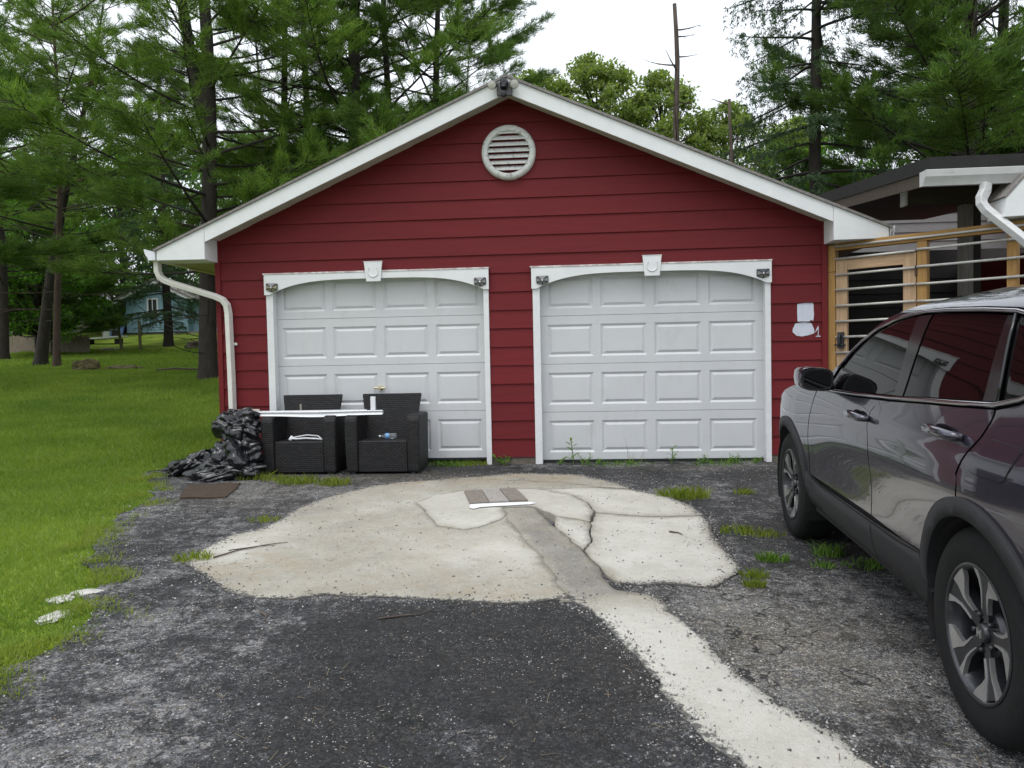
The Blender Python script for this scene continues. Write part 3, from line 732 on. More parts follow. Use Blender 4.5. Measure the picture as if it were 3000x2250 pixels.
# paint patches and the painted numeral
M['patch'] = mat('pale_paint_patch', (.52, .55, .62), .6, .08, 14, .1, 80)
def patch(poly, k0, name='paint_patch', amp=.006, seed=1):
    V2, F = fill2d(jit(poly, amp, seed, .012), .03)
    V = []
    for x, z in V2:
        k = math.floor(z/E_); fr = z/E_-k; y = -.012+fr*.016/1.05-.0025
        V.append((x, y, z))
    o = mesh(name, V, F, M['patch'], gar); o.location = goff; return o
patch([(2.752, 1.424), (2.912, 1.424), (2.925, 1.50), (2.918, 1.617), (2.83, 1.622), (2.755, 1.612), (2.748, 1.52)], 7, seed=3)
patch([(2.70, 1.352), (2.695, 1.31), (2.735, 1.265), (2.80, 1.258), (2.86, 1.272), (2.925, 1.297), (2.92, 1.35), (2.90, 1.402), (2.82, 1.416), (2.73, 1.405)], 6, amp=.012, seed=5)
patch([(2.963, 1.268), (2.966, 1.340), (2.940, 1.305), (2.936, 1.310), (2.966, 1.370), (2.974, 1.372), (2.971, 1.268), (2.992, 1.266), (2.992, 1.258), (2.942, 1.259), (2.942, 1.267)], 6, 'painted_numeral', .0012, 2)

# solar lights on the corners of the arch boards
def solar_light(cx, cz, label, tilt, lens_m):
    t = empty('solar_light', (cx, -.053, cz), label, 'solar light', 'solar wall lights on the door trim')
    t.rotation_euler = (0, tilt, 0)
    w_, h_ = .066, .049
    out_ = [(-w_, h_-.008), (-w_+.008, h_), (w_-.008, h_), (w_, h_-.008), (w_, -h_*.45), (w_-.006, -h_*.55), (0, -h_), (-w_+.006, -h_*.55), (-w_, -h_*.45)]
    b = MB(); n = len(out_); AP = (0, -.036, -.002)
    V = [(x, .0, z) for x, z in out_]+[(x, -.012, z) for x, z in out_]+[AP]
    F = [(i, (i+1) % n, n+(i+1) % n, n+i) for i in range(n)]+[(n+i, n+(i+1) % n, 2*n) for i in range(n)]
    b.add(V, F); b.build('housing', M['blackplastic'], t)
    def facet(name, q, m):
        c = [sum(v[i] for v in q)/len(q) for i in range(3)]
        V = [((v[0]-c[0])*.76+c[0], (v[1]-c[1])*.76+c[1]-.003, (v[2]-c[2])*.76+c[2]) for v in q]
        f = MB(); f.add(V, [tuple(range(len(q)))]); f.build(name, m, t)
    facet('solar_panel', [(-w_+.008, -.012, h_), (w_-.008, -.012, h_), AP], M['panel'])
    for sx in (-1, 1):
        facet('lens', [(sx*w_, -.012, h_-.010), (sx*w_, -.012, -h_*.42), (sx*AP[0], AP[1], AP[2])], lens_m)
        facet('lens', [(sx*(w_-.004), -.012, -h_*.52), (0, -.012, -h_*.98), (sx*AP[0], AP[1], AP[2])], lens_m)
    s_ = MB(); s_.lathe([(.0001, -.044), (.006, -.042), (.0095, -.036), (.0095, -.030)], 12, 'Y', (0, 0, .0)); s_.build('sensor', M['sensor'], t, smooth=True)
solar_light(-2.989, 1.934, 'black solar light at the outer left corner of the left door trim', R(2), M['lens2'])
solar_light(-.646, 1.934, 'black solar light at the right corner of the left door trim', R(-1), M['lens'])
solar_light(.036, 1.933, 'black solar light at the left corner of the right door trim', R(-1.5), M['lens'])
solar_light(2.385, 1.942, 'black solar light at the outer right corner of the right door trim', R(-1), M['lens'])

# security floodlight at the gable peak
t = empty('security_light', (XC-.02, YF-.004, 3.92), 'dark twin floodlight mounted at the gable peak', 'floodlight')
b = MB(); b.box(-.075, .085, -.03, .0, -.085, .06); b.build('mounting_plate', M['greymetal'], t, bevel=.008)
b = MB(); b.lathe([(.0001, -.10), (.03, -.10), (.045, -.075), (.042, -.03), (.036, -.028)], 16, 'Y', (.005, 0, .03)); b.lathe([(.0001, -.085), (.028, -.08), (.03, -.03)], 14, 'Y', (-.005, 0, -.075)); b.tube([(0, -.05, .08), (0, -.07, -.02)], .036, 10); b.build('motion_sensor', M['blackplastic'], t, auto=40)
for s in (-1, 1):
    b = MB(); prof = [(.046, -.145), (.047, -.135), (.040, -.09), (.030, -.03), (.022, -.01)]
    b.lathe(prof, 20, 'Y'); o = b.build('lamp_head', M['greymetal'], t, smooth=True); o.location = (s*.085, -.01, .035); o.rotation_euler = (R(18), 0, s*R(14))
    b = MB(); b.lathe([(.0001, -.150), (.03, -.148), (.044, -.143)], 20, 'Y'); b.build('lamp_glass', M['lamp'], o, smooth=True)

# ------------------------------------------------------------------ breezeway and house to the right of the garage
M['amber'] = mat('treated_amber_lumber', (.345, .19, .056), .7, .3, 5, .3, 40, stretch=(9, 9, .7))
M['pine'] = mat('pale_pine_lumber', (.44, .275, .15), .7, .28, 3.5, .3, 40, stretch=(9, 9, .8), col2=(.52, .36, .22))
M['pineh'] = mat('pale_pine_lumber_rail', (.44, .275, .15), .7, .28, 3.5, .3, 40, stretch=(.8, .8, 9), col2=(.52, .36, .22))
M['amberh'] = mat('treated_amber_rail', (.345, .19, .058), .7, .3, 5, .3, 40, stretch=(.7, .7, 9))
M['conduit'] = mat('grey_conduit', (.50, .49, .46), .45, .15, 20, metal=.25)
add_spots(M['conduit'], (.10, .07, .05), 9, .70, .8)
M['greypost'] = mat('grey_weathered_post', (.20, .185, .17), .85, .3, 7, .4, 40, stretch=(8, 8, .6))
M['tarroof'] = mat('black_roof_edge', (.014, .013, .013), .85, .3, 9, .3, 40)
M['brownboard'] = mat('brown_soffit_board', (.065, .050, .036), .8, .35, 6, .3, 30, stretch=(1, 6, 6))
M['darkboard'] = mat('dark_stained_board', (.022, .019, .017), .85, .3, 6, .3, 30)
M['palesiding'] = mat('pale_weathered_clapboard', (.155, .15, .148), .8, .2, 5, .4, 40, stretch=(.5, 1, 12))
M['rust'] = mat('rusty_strap', (.07, .035, .02), .8, .4, 30)

FA = Vector((3.15, -.06, 0)); FD = Vector((.743, -.669, 0)).normalized(); FN = Vector((FD.y, -FD.x, 0))   # FN points to the yard
fang = math.atan2(FD.y, FD.x)
fz0 = gz(3.7, -.5)
rail = empty('porch_railing', (FA.x, FA.y, fz0), 'amber timber porch railing with grey conduit rails beside the garage', 'railing', rotz=fang)
# local frame: +x along the railing, +y away from the yard, z from the ground
def L(z): return z-fz0
def railpart(name, m, f, parent=None, **k):
    b = MB(); f(b); return b.build(name, m, parent if parent is not None else rail, **k)
railpart('post', M['amber'], lambda b: b.box(-.102, -.022, .0, .085, -.05, L(2.225)), bevel=.004)
railpart('joint_gap', M['dark'], lambda b: b.box(-.1025, -.0215, -.002, .02, L(1.937), L(1.943)))
railpart('post', M['amber'], lambda b: b.box(.786, .875, .0, .09, -.05, L(2.16)), bevel=.004)
railpart('post', M['amber'], lambda b: b.box(1.550, 1.632, .0, .09, -.05, L(2.16)), bevel=.004)
railpart('top_rail', M['amberh'], lambda b: b.box(-.02, 1.72, .002, .09, L(2.162), L(2.245)), bevel=.004)
for i, z in enumerate((2.200, 2.085, 1.915, 1.745, 1.577, 1.413, 1.249, 1.085, .92)):
    x0 = -.018 if i == 0 else .790
    railpart('conduit_rail', M['conduit'], lambda b: b.tube([(x0, -.012, L(z)), (.9, -.012, L(z)-.002), (1.85, -.012, L(z))], .0125, 8), smooth=True)
gate = empty('porch_gate', (FA.x-FN.x*-.0, FA.y, fz0), 'pale pine gate with grey conduit bars next to the garage corner', 'gate', rotz=fang)
G = lambda name, m, f, **k: railpart(name, m, f, gate, **k)
G('stile', M['pine'], lambda b: b.box(-.016, .100, .006, .045, .12, L(2.06)), bevel=.003)
G('stile', M['pine'], lambda b: b.box(.655, .776, .006, .045, .12, L(2.06)), bevel=.003)
G('gate_rail', M['pineh'], lambda b: b.box(.101, .654, .008, .045, L(1.95), L(2.06)), bevel=.003)
G('gate_rail', M['pineh'], lambda b: b.box(.101, .654, .008, .045, .13, .24), bevel=.003)
for z in (2.070, 1.905, 1.745, 1.577, 1.413, 1.249, 1.085, .92, .75, .58):
    G('gate_bar', M['conduit'], lambda b: b.tube([(-.014, -.010, L(z)), (.772, -.010, L(z)+.003)], .0125, 8), smooth=True)
G('latch', M['blackplastic'], lambda b: (b.box(.012, .072, -.035, .004, L(1.13), L(1.30)), b.tube([(-.02, -.03, L(1.165)), (.10, -.03, L(1.165))], .011, 8), b.tube([(.042, -.036, L(1.15)), (.042, -.06, L(1.18)), (.042, -.06, L(1.25)), (.042, -.036, L(1.28))], .012, 8)), bevel=.006)
G('hinge', M['rust'], lambda b: b.box(.768, .792, -.006, .003, L(1.83), L(1.93)))

bz = empty('breezeway', (4.6, 1.0, gz(4.6, 0)), 'dark covered breezeway with black roof edge right of the garage', 'breezeway')
bo = (-4.6, -1.0, -gz(4.6, 0))
def bp(name, m, f, **k):
    b = MB(); f(b); o = b.build(name, m, k.pop('parent', bz), **k); o.location = bo if o.parent is bz else (0, 0, 0); return o
# low roof sloping up to the back
def roofslab(b):
    V = [(3.60, -1.15, 2.72), (5.6, -1.15, 2.72), (5.6, 3.6, 3.05), (3.25, 3.6, 3.05)]
    T = [(3.60, -1.15, 2.845), (5.6, -1.15, 2.845), (5.6, 3.6, 3.19), (3.25, 3.6, 3.19)]
    b.add(V+T, [(0, 3, 2, 1), (4, 5, 6, 7), (0, 1, 5, 4), (1, 2, 6, 5), (2, 3, 7, 6), (3, 0, 4, 7)])
bp('roof', M['tarroof'], roofslab)
def rakeboard(b):
    V = [(3.612, -1.12, 2.60), (3.632, -1.12, 2.60), (3.285, 3.5, 2.94), (3.265, 3.5, 2.94)]
    T = [(3.612, -1.12, 2.719), (3.632, -1.12, 2.719), (3.285, 3.5, 3.049), (3.265, 3.5, 3.049)]
    b.add(V+T, [(0, 3, 2, 1), (4, 5, 6, 7), (0, 1, 5, 4), (1, 2, 6, 5), (2, 3, 7, 6), (3, 0, 4, 7)])
bp('rake_board', M['brownboard'], rakeboard)
bp('eave_board', M['brownboard'], lambda b: b.box(3.636, 5.6, -1.10, -1.08, 2.60, 2.718))
bp('roof_deck', M['darkboard'], lambda b: b.add([(3.64, -1.07, 2.70), (5.6, -1.07, 2.70), (5.6, 3.5, 3.02), (3.3, 3.5, 3.02)], [(0, 3, 2, 1)]))
gprof = [(-1.103, 2.715), (-1.103, 2.585), (-1.175, 2.580), (-1.19, 2.615), (-1.222, 2.655), (-1.235, 2.712), (-1.227, 2.716), (-1.212, 2.66), (-1.182, 2.618), (-1.17, 2.59), (-1.11, 2.593), (-1.11, 2.715)]
def gut(b):
    n = len(gprof); V = [(3.535, y, z) for y, z in gprof]+[(5.2, y, z+.004) for y, z in gprof]
    b.add(V, [tuple(range(n-1, -1, -1)), tuple(range(n, 2*n))]+[(i, (i+1) % n, n+(i+1) % n, n+i) for i in range(n)])
    b.add([(3.534, y, z) for y, z in gprof[:6]], [(0, 1, 2, 3, 4, 5)])
M['gutterw'] = mat('grimy_white_gutter', (.60, .60, .60), .4, .08, 5)
add_spots(M['gutterw'], (.30, .29, .26), 5, .60, .5, stretch=(.5, 1, 6))
gu = bp('gutter', M['gutterw'], gut, auto=25)
bp('downspout', M['gutterw'], lambda b: b.tube([(4.085, -1.165, 2.59), (4.075, -1.17, 2.52), (4.035, -1.185, 2.45), (4.03, -1.20, 2.40), (4.06, -1.22, 2.34), (4.12, -1.25, 2.27), (4.30, -1.33, 2.07), (4.42, -1.38, 1.93), (4.47, -1.40, 1.82), (4.48, -1.40, 1.0), (4.48, -1.40, -.05)], .04, rect=(.030, .046)), parent=gu, bevel=.007)
bp('beam', M['brownboard'], lambda b: b.box(3.845, 5.6, -.10, .0, 2.605, 2.80))
bp('beam_end', M['white'], lambda b: b.box(3.822, 3.8449, -.115, .01, 2.60, 2.80))
bp('post', M['greypost'], lambda b: b.box(4.42, 4.53, -.06, .05, -.05, 2.604), bevel=.004)
bp('post', M['darkboard'], lambda b: b.box(4.532, 4.61, -.05, .06, -.05, 2.604))
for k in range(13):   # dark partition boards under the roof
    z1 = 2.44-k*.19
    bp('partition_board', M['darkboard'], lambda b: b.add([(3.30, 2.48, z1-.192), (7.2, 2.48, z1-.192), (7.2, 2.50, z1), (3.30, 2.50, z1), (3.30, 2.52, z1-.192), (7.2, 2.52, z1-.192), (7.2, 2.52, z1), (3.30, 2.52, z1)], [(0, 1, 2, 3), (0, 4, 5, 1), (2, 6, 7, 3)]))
sh = empty('back_shed', (6, 5.4, gz(6, 5.4)), 'pale weathered clapboard wall seen through the breezeway above the dark boards', 'shed')
for k in range(14):
    z1 = 3.75-k*.16-gz(6, 5.4); b = MB(); b.add([(-2.9, -.02, z1-.162), (4, -.02, z1-.162), (4, 0, z1), (-2.9, 0, z1), (-2.9, .02, z1-.162), (4, .02, z1-.162), (4, .02, z1), (-2.9, .02, z1)], [(0, 1, 2, 3), (0, 4, 5, 1), (2, 6, 7, 3)]); b.build('clapboard', M['palesiding'], sh)
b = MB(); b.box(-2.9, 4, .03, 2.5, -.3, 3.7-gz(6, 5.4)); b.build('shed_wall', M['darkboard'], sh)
bp('floor_slab', M['conc'], lambda b: b.box(3.10, 7.2, .15, 2.46, -.25, -.05))

hs = empty('house', (5.6, -.4, gz(5.6, -.4)), 'red house corner with white eave at the right edge, behind the breezeway gutter', 'house')
ho = (-5.6, .4, -gz(5.6, -.4))
def hp(name, m, f, **k):
    b = MB(); f(b); o = b.build(name, m, hs, **k); o.location = ho; return o
hp('wall', M['red2'], lambda b: b.box(5.62, 9, -1.0, 7, -.3, 2.2))
for k in range(12): hp('siding_board', M['red'], lambda b: b.add([(4.74, -1.03, -.1+k*.19), (9, -1.03, -.1+k*.19), (9, -1.012, .095+k*.19), (4.74, -1.012, .095+k*.19)], [(0, 1, 2, 3)]))
def eb(b): b.prism([(4.17, 2.262), (5.6, 2.30), (5.6, 4.0), (4.19, 2.43)], -1.30, -1.02)
hp('eave_return', M['white'], eb, bevel=.003)
def hr(b): b.prism([(4.19, 2.432), (5.6, 4.002), (5.6, 4.03), (4.17, 2.44)], -1.305, -.95)
hp('roof', M['roof'], hr)

# ------------------------------------------------------------------ parked car
def car_paint():
    m = mat('grey_violet_metallic_paint', (.044, .040, .060), .20, .03, 400, metal=.62, coat=1.0, spec=.5)
    return m
M['paint'] = car_paint()
M['cladding'] = mat('grey_black_cladding', (.020, .0205, .023), .6, .1, 200, .12, 300, spec=.35)
M['glass'] = mat('dark_tinted_glass', (.003, .003, .0035), .012, .05, 5, spec=.36)
M['chrome'] = mat('chrome_strip', (.42, .42, .44), .12, .03, 30, metal=1.0)
M['gloss'] = mat('gloss_black_pillar', (.012, .012, .014), .15, .05, 30, spec=.6)
M['tyre'] = mat('tyre_rubber', (.010, .010, .0105), .8, .2, 40, .2, 120, spec=.25)
M['alloy'] = mat('machined_alloy', (.58, .58, .58), .30, .06, 60, metal=.85)
M['alloyd'] = mat('dark_grey_alloy', (.040, .041, .047), .35, .08, 60, metal=.6, coat=.3)
M['lampred'] = mat('red_lamp_glass', (.22, .01, .01), .1, .1, 10)
M['headl'] = mat('headlamp_glass', (.25, .26, .28), .06, .1, 10)

WZ = [.10, .20, .30, .40, .52, .70, .85, .95, 1.03, 1.09, 1.14, 1.20, 1.30, 1.40, 1.48, 1.53, 1.57, 1.60]
WY = [.74, .80, .86, .895, .915, .925, .928, .922, .908, .888, .873, .860, .838, .812, .788, .758, .700, .60]
_zz = np.linspace(.1, 1.6, 301); _ww = np.interp(_zz, WZ, WY)
for _ in range(3):
    _p = np.pad(_ww, 6, mode='reflect', reflect_type='odd'); _ww = np.convolve(_p, np.ones(13)/13, 'valid')
def wid(x, z):
    y = float(np.interp(z, _zz, _ww))
    g = lambda v, c, s: math.exp(-((v-c)/s)**2)
    y += .020*g(x, -2.66, .55)*g(z, .82, .20)+.014*g(x, 0, .5)*g(z, .78, .18)
    y -= .016*g(x, -1.35, .75)*g(z, .66, .14)
    y += .010*g(z, .975, .05)*g(x, -2.2, 1.0)
    if x > -.2: t_ = (x+.2)/1.1; y *= 1-.02*t_-.42*t_**4
    if x < -2.7: t_ = -x-2.7; y *= 1-.03*t_-.25*t_**5
    return y
cO = Vector((2.7369, -3.0780, gz(2.7, -3.078)))
cx_ = Vector((.0420, .9987, .0272)).normalized(); cy_ = Vector((0, 0, 1)).cross(cx_).normalized(); cz_ = cx_.cross(cy_)
car = empty('parked_car', cO, 'dark grey-violet compact SUV parked at the right with tinted windows', 'car')
car.matrix_world = Matrix(((cx_.x, cy_.x, cz_.x, cO.x), (cx_.y, cy_.y, cz_.y, cO.y), (cx_.z, cy_.z, cz_.z, cO.z), (0, 0, 0, 1)))
def resam(poly, st=.03):
    o = []
    for i, a in enumerate(poly):
        b = poly[(i+1) % len(poly)]; k = max(1, int(math.hypot(b[0]-a[0], b[1]-a[1])/st))
        o += [(a[0]+(b[0]-a[0])*j/k, a[1]+(b[1]-a[1])*j/k) for j in range(k)]
    return o
def side(name, poly, m, off=0., label=None, parent=None, step=.035, both=True, thick=0, roundz=None):
    """a body panel: outline in side elevation laid on the body's side surface, left and right"""
    V2, F = fill2d(resam(poly), step)
    def yy(x, z):
        y = wid(x, z)+off
        return y
    res = []
    for s in ((1, -1) if both else (1,)):
        V = [(x, s*yy(x, z), z) for x, z in V2]; FF = [f if s < 0 else f[::-1] for f in F]
        N = []
        for x, z in V2:
            e = .006; dx = (yy(x+e, z)-yy(x-e, z))/(2*e); dz = (yy(x, z+e)-yy(x, z-e))/(2*e)
            N.append(Vector((-dx, s, -dz)).normalized())
        nv = len(V)
        if thick:
            n0 = len(resam(poly)); b0 = nv
            V += [(x, s*(yy(x, z)-thick), z) for x, z in V2[:n0]]; N += N[:n0]
            for i in range(n0):
                j = (i+1) % n0; q = (i, j, b0+j, b0+i); FF.append(q if s > 0 else q[::-1])
        o = mesh(name, V, FF, m, parent[0 if s > 0 else 1] if isinstance(parent, (list, tuple)) else (parent or car))
        sm = [True]*len(F)+[False]*(len(FF)-len(F)); o.data.polygons.foreach_set('use_smooth', sm)
        if not thick: o.data.normals_split_custom_set_from_vertices(N)
        if label: o['label'] = label
        res.append(o)
    return res
AR = lambda cx, r, a0, a1, n=20, cz=.3695: [(cx+r*math.cos(R(a0+(a1-a0)*i/n)), cz+r*math.sin(R(a0+(a1-a0)*i/n))) for i in range(n+1)]
RA = -2.66
ro = .470; ri = .402
DLO_T = [(-.82, 1.12), (-.92, 1.212), (-1.051, 1.293), (-1.178, 1.353), (-1.343, 1.415), (-1.559, 1.463), (-1.728, 1.483), (-1.885, 1.492), (-2.093, 1.494), (-2.402, 1.487), (-2.638, 1.476), (-2.88, 1.44), (-3.15, 1.355)]
DLO_B = [(-.78, 1.080), (-1.27, 1.093), (-1.76, 1.113), (-2.10, 1.134), (-2.41, 1.150), (-2.68, 1.166), (-2.82, 1.198), (-3.15, 1.325)]
def up(L_, d): return [(x, z+d) for x, z in L_]
fendertop = [(-.60, 1.078), (-.36, 1.085), (-.04, 1.055), (.2, 1.005), (.38, .945), (.55, .87)]
ae = lambda r, z: math.degrees(math.asin((z-.3695)/r))
# fenders, doors, quarter panels
a_s = ae(ro, .52)
fend = side('front_fender', [(-.508, .535), (-.512, .75), (-.538, .874), (-.58, .985), (-.60, 1.075)]+fendertop[1:]+[(.60, .80), (.60, .60)]+[p for p in AR(0, ro-.01, 29, 180-a_s)], M['paint'])
fd = side('front_door', [(-.522, .535), (-1.597, .535), (-1.602, .72), (-1.588, .92), (-1.572, 1.03), (-1.60, 1.06), (-1.755, 1.096), (-1.27, 1.077), (-.62, 1.066), (-.592, .985), (-.55, .874), (-.523, .75)], M['paint'])
rear_seam = [(-2.690, 1.150), (-2.693, 1.134), (-2.686, 1.105), (-2.666, 1.058), (-2.618, .993), (-2.565, .911)]
aS = ae(ro-.01, .92) if False else 78
rdr = side('rear_door', [(-1.609, .535)]+[p for p in AR(RA, ro-.01, a_s, 79)]+[(-2.570, .90)]+[(x+.006, z) for x, z in rear_seam[::-1]]+[(-2.41, 1.133), (-2.10, 1.117), (-1.77, 1.097), (-1.612, 1.064), (-1.580, 1.03), (-1.596, .92), (-1.610, .72)], M['paint'])
qp = side('quarter_panel', [(x-.008, z) for x, z in rear_seam]+[(-2.578, .88)]+[p for p in AR(RA, ro-.01, 80.5, 150)]+[(-3.2, .60), (-3.45, .62), (-3.58, .75), (-3.60, 1.0), (-3.52, 1.25), (-3.42, 1.45), (-3.36, 1.52), (-3.15, 1.548), (-3.15, 1.375), (-3.19, 1.345), (-3.15, 1.305), (-2.82, 1.178)], M['paint'])
# A-pillar, cantrail
cant = [(-.62, 1.083), (-.74, 1.150), (-.836, 1.205), (-1.066, 1.300), (-1.213, 1.379), (-1.326, 1.435), (-1.451, 1.480), (-1.594, 1.512), (-1.719, 1.531), (-1.869, 1.546), (-2.161, 1.558), (-2.45, 1.562), (-2.8, 1.558), (-3.145, 1.545)]
side('cantrail', cant+[(-3.145, 1.378)]+up(DLO_T, .020)[::-1][1:]+[(-.755, 1.095)], M['paint'], step=.03)
# windows
seal = .006
side('window_sill_black', [(-.625, 1.072), (-.77, 1.078), (-.80, 1.125), (-.74, 1.155), (-.67, 1.10)], M['gloss'], .001)
side('side_window', [(-.785, 1.094), (-1.27, 1.105), (-1.777, 1.127), (-1.798, 1.480), (-1.728, 1.477), (-1.559, 1.457), (-1.343, 1.408), (-1.178, 1.345), (-1.051, 1.285), (-.925, 1.205), (-.83, 1.125)], M['glass'], -.008, 'tinted front door window')
side('door_pillar', [(-1.780, 1.127), (-1.878, 1.131), (-1.945, 1.487), (-1.801, 1.481)], M['gloss'], -.004)
side('side_window', [(-1.882, 1.131), (-2.11, 1.147), (-2.42, 1.163), (-2.580, 1.172), (-2.578, 1.470), (-2.402, 1.480), (-2.093, 1.488), (-1.949, 1.487)], M['glass'], -.008, 'privacy glass in the rear door')
side('door_pillar', [(-2.583, 1.172), (-2.680, 1.178), (-2.632, 1.469), (-2.581, 1.470)], M['gloss'], -.004)
side('side_window', [(-2.705, 1.180), (-2.83, 1.212), (-3.13, 1.332), (-3.13, 1.350), (-2.88, 1.432), (-2.652, 1.468)], M['glass'], -.008, 'dark quarter window')
def strip(name, path, wd, m, off):
    res = []
    for s in (1, -1):
        b = MB(); P = []
        for x, z in resam(path+path[::-1], .05)[:]:
            pass
        pts = []
        for i in range(len(path)-1):
            a, c = path[i], path[i+1]; k = max(1, int(math.hypot(c[0]-a[0], c[1]-a[1])/.06))
            pts += [(a[0]+(c[0]-a[0])*j/k, a[1]+(c[1]-a[1])*j/k) for j in range(k)]
        pts.append(path[-1])
        b.tube([(x, s*(wid(x, z)+off), z) for x, z in pts], wd, 6)
        res.append(b.build(name, m, car, smooth=True))
    return res
strip('chrome_trim', up(DLO_T, .008)[1:]+[(-3.19, 1.335)], .009, M['chrome'], .0)
strip('chrome_trim', DLO_B+[(-3.19, 1.335)], .011, M['chrome'], .0)
strip('chrome_trim', [(-2.692, 1.168), (-2.665, 1.33), (-2.640, 1.474)], .007, M['gloss'], .0)
# cladding: arches and sill
def arch_clad(cx, a0, a1, nm='arch_cladding'):
    out_ = AR(cx, ro, a0, a1, 30); inn = AR(cx, ri, a1, a0, 30)
    side(nm, out_+inn, M['cladding'], .012, thick=.05, step=.05)
arch_clad(0, 14, 180-a_s+14); arch_clad(RA, a_s-14, 166)
side('sill_cladding', [(-.470, .545), (-.56, .515), (-.76, .498), (-1.612, .498), (-1.612, .315), (-.75, .315), (-.40, .34), (-.385, .40), (-.42, .45)], M['cladding'], .012, thick=.04, step=.05)
side('sill_cladding', [(-1.618, .498), (-1.93, .498), (-2.20, .515), (-2.235, .45), (-2.27, .38), (-2.25, .30), (-1.95, .305), (-1.618, .315)], M['cladding'], .012, thick=.04, step=.05)
side('sill_trim', [(-.55, .532), (-.74, .512), (-1.62, .510), (-2.19, .526), (-2.19, .516), (-1.93, .500), (-.76, .500), (-.56, .517)], M['gloss'], .004, step=.05)
# bumpers
side('front_bumper', [(.36, .62), (.60, .60), (.60, .80), (.86, .74), (.90, .55), (.88, .32), (.45, .25), (.40, .34), (.425, .44)], M['paint'], 0)
side('headlight', [(.30, .965), (.56, .862), (.80, .80), (.83, .76), (.60, .805), (.45, .86)], M['headl'], .004)
side('rear_bumper', [(-3.07, .60), (-3.45, .60), (-3.62, .72), (-3.66, .55), (-3.60, .34), (-3.15, .27), (-3.06, .34), (-3.09, .45)], M['cladding'], 0)
side('tail_light', [(-3.40, 1.02), (-3.60, 1.0), (-3.50, 1.30), (-3.40, 1.48), (-3.33, 1.48), (-3.38, 1.25)], M['lampred'], .004)
# fuel flap, door handles, mirrors
q = [(-2.741, 1.060), (-2.905, 1.056), (-2.925, 1.045), (-2.882, .945), (-2.86, .932), (-2.68, .933), (-2.662, .945), (-2.72, 1.05)]
side('fuel_flap_gap', q, M['dark'], .0012, both=False, step=.03)
ctr = (-2.795, .996); side('fuel_flap', [(ctr[0]+(x-ctr[0])*.96, ctr[1]+(z-ctr[1])*.95) for x, z in q], M['paint'], .003, both=False, step=.03)
for dpart, (x0, x1, z) in ((fd, (-1.335, -1.600, 1.002)), (rdr, (-2.285, -2.555, 1.043))):
    for i, s in enumerate((1, -1)):
        b = MB(); yb = lambda x, d: s*(wid(x, z)+d)
        xm = (x0+x1)/2
        b.tube([(x0, yb(x0, .004), z), (x0-.03, yb(x0, .036), z+.003), (xm, yb(xm, .046), z+.004), (x1+.03, yb(x1, .040), z), (x1, yb(x1, .006), z-.004)], [.013, .018, .019, .018, .014], 10)
        b.build('door_handle', M['paint'], dpart[i], smooth=True)
        b = MB()
        n = 16; xc = xm+.02; V = [(xc, yb(xc, -.0), z-.002)]+[(xc+.085*math.cos(a), yb(xc+.085*math.cos(a), .0035), z+.028*math.sin(a)) for a in np.linspace(0, 2*math.pi, n, endpoint=False)]
        V = [(x, y+s*.003, q_) for x, y, q_ in V]
        b.add(V, [(0, 1+i_, 1+(i_+1) % n) for i_ in range(n)]); b.build('handle_recess', M['gloss'], dpart[i], smooth=True)
for i, s in enumerate((1, -1)):
    b = MB()
    secs = [(-.70, .60, .55), (-.73, .82, .8), (-.79, .97, .95), (-.86, 1.0, 1.0), (-.93, .98, 1.0), (-.945, .93, .96)]
    V = []; n = 14
    for x, sy, sz in secs:
        for k in range(n):
            a = 2*math.pi*k/n; ca, sa = math.cos(a), math.sin(a)
            ee = lambda v: math.copysign(abs(v)**.6, v)
            V.append((x, s*(.985+.095*sy*ee(ca)), 1.150+.068*sz*ee(sa)+.01*ca))
    F = [(i_*n+k, i_*n+(k+1) % n, (i_+1)*n+(k+1) % n, (i_+1)*n+k) for i_ in range(len(secs)-1) for k in range(n)]+[tuple(range(n))]
    b.add(V, F); mr_ = b.build('mirror', M['paint'], car, smooth=True)
    b = MB(); V = [(-.946, s*(.985+.090*math.copysign(abs(math.cos(a))**.6, math.cos(a))), 1.150+.062*math.copysign(abs(math.sin(a))**.6, math.sin(a))) for a in np.linspace(0, 2*math.pi, n, endpoint=False)]
    b.add(V, [tuple(range(n))]); b.build('mirror_rim', M['gloss'], mr_)
    b = MB(); b.add([(-.949, s*(.985+(v[1]*s-.985)*.84), 1.150+(v[2]-1.150)*.84) for v in V], [tuple(range(n))]); b.build('mirror_glass', M['glass'], mr_)
    b = MB(); b.tube([(-.80, s*.84, 1.09), (-.82, s*.90, 1.10), (-.84, s*.95, 1.12)], [.03, .026, .022], 8); b.build('mirror_arm', M['gloss'], mr_, smooth=True)
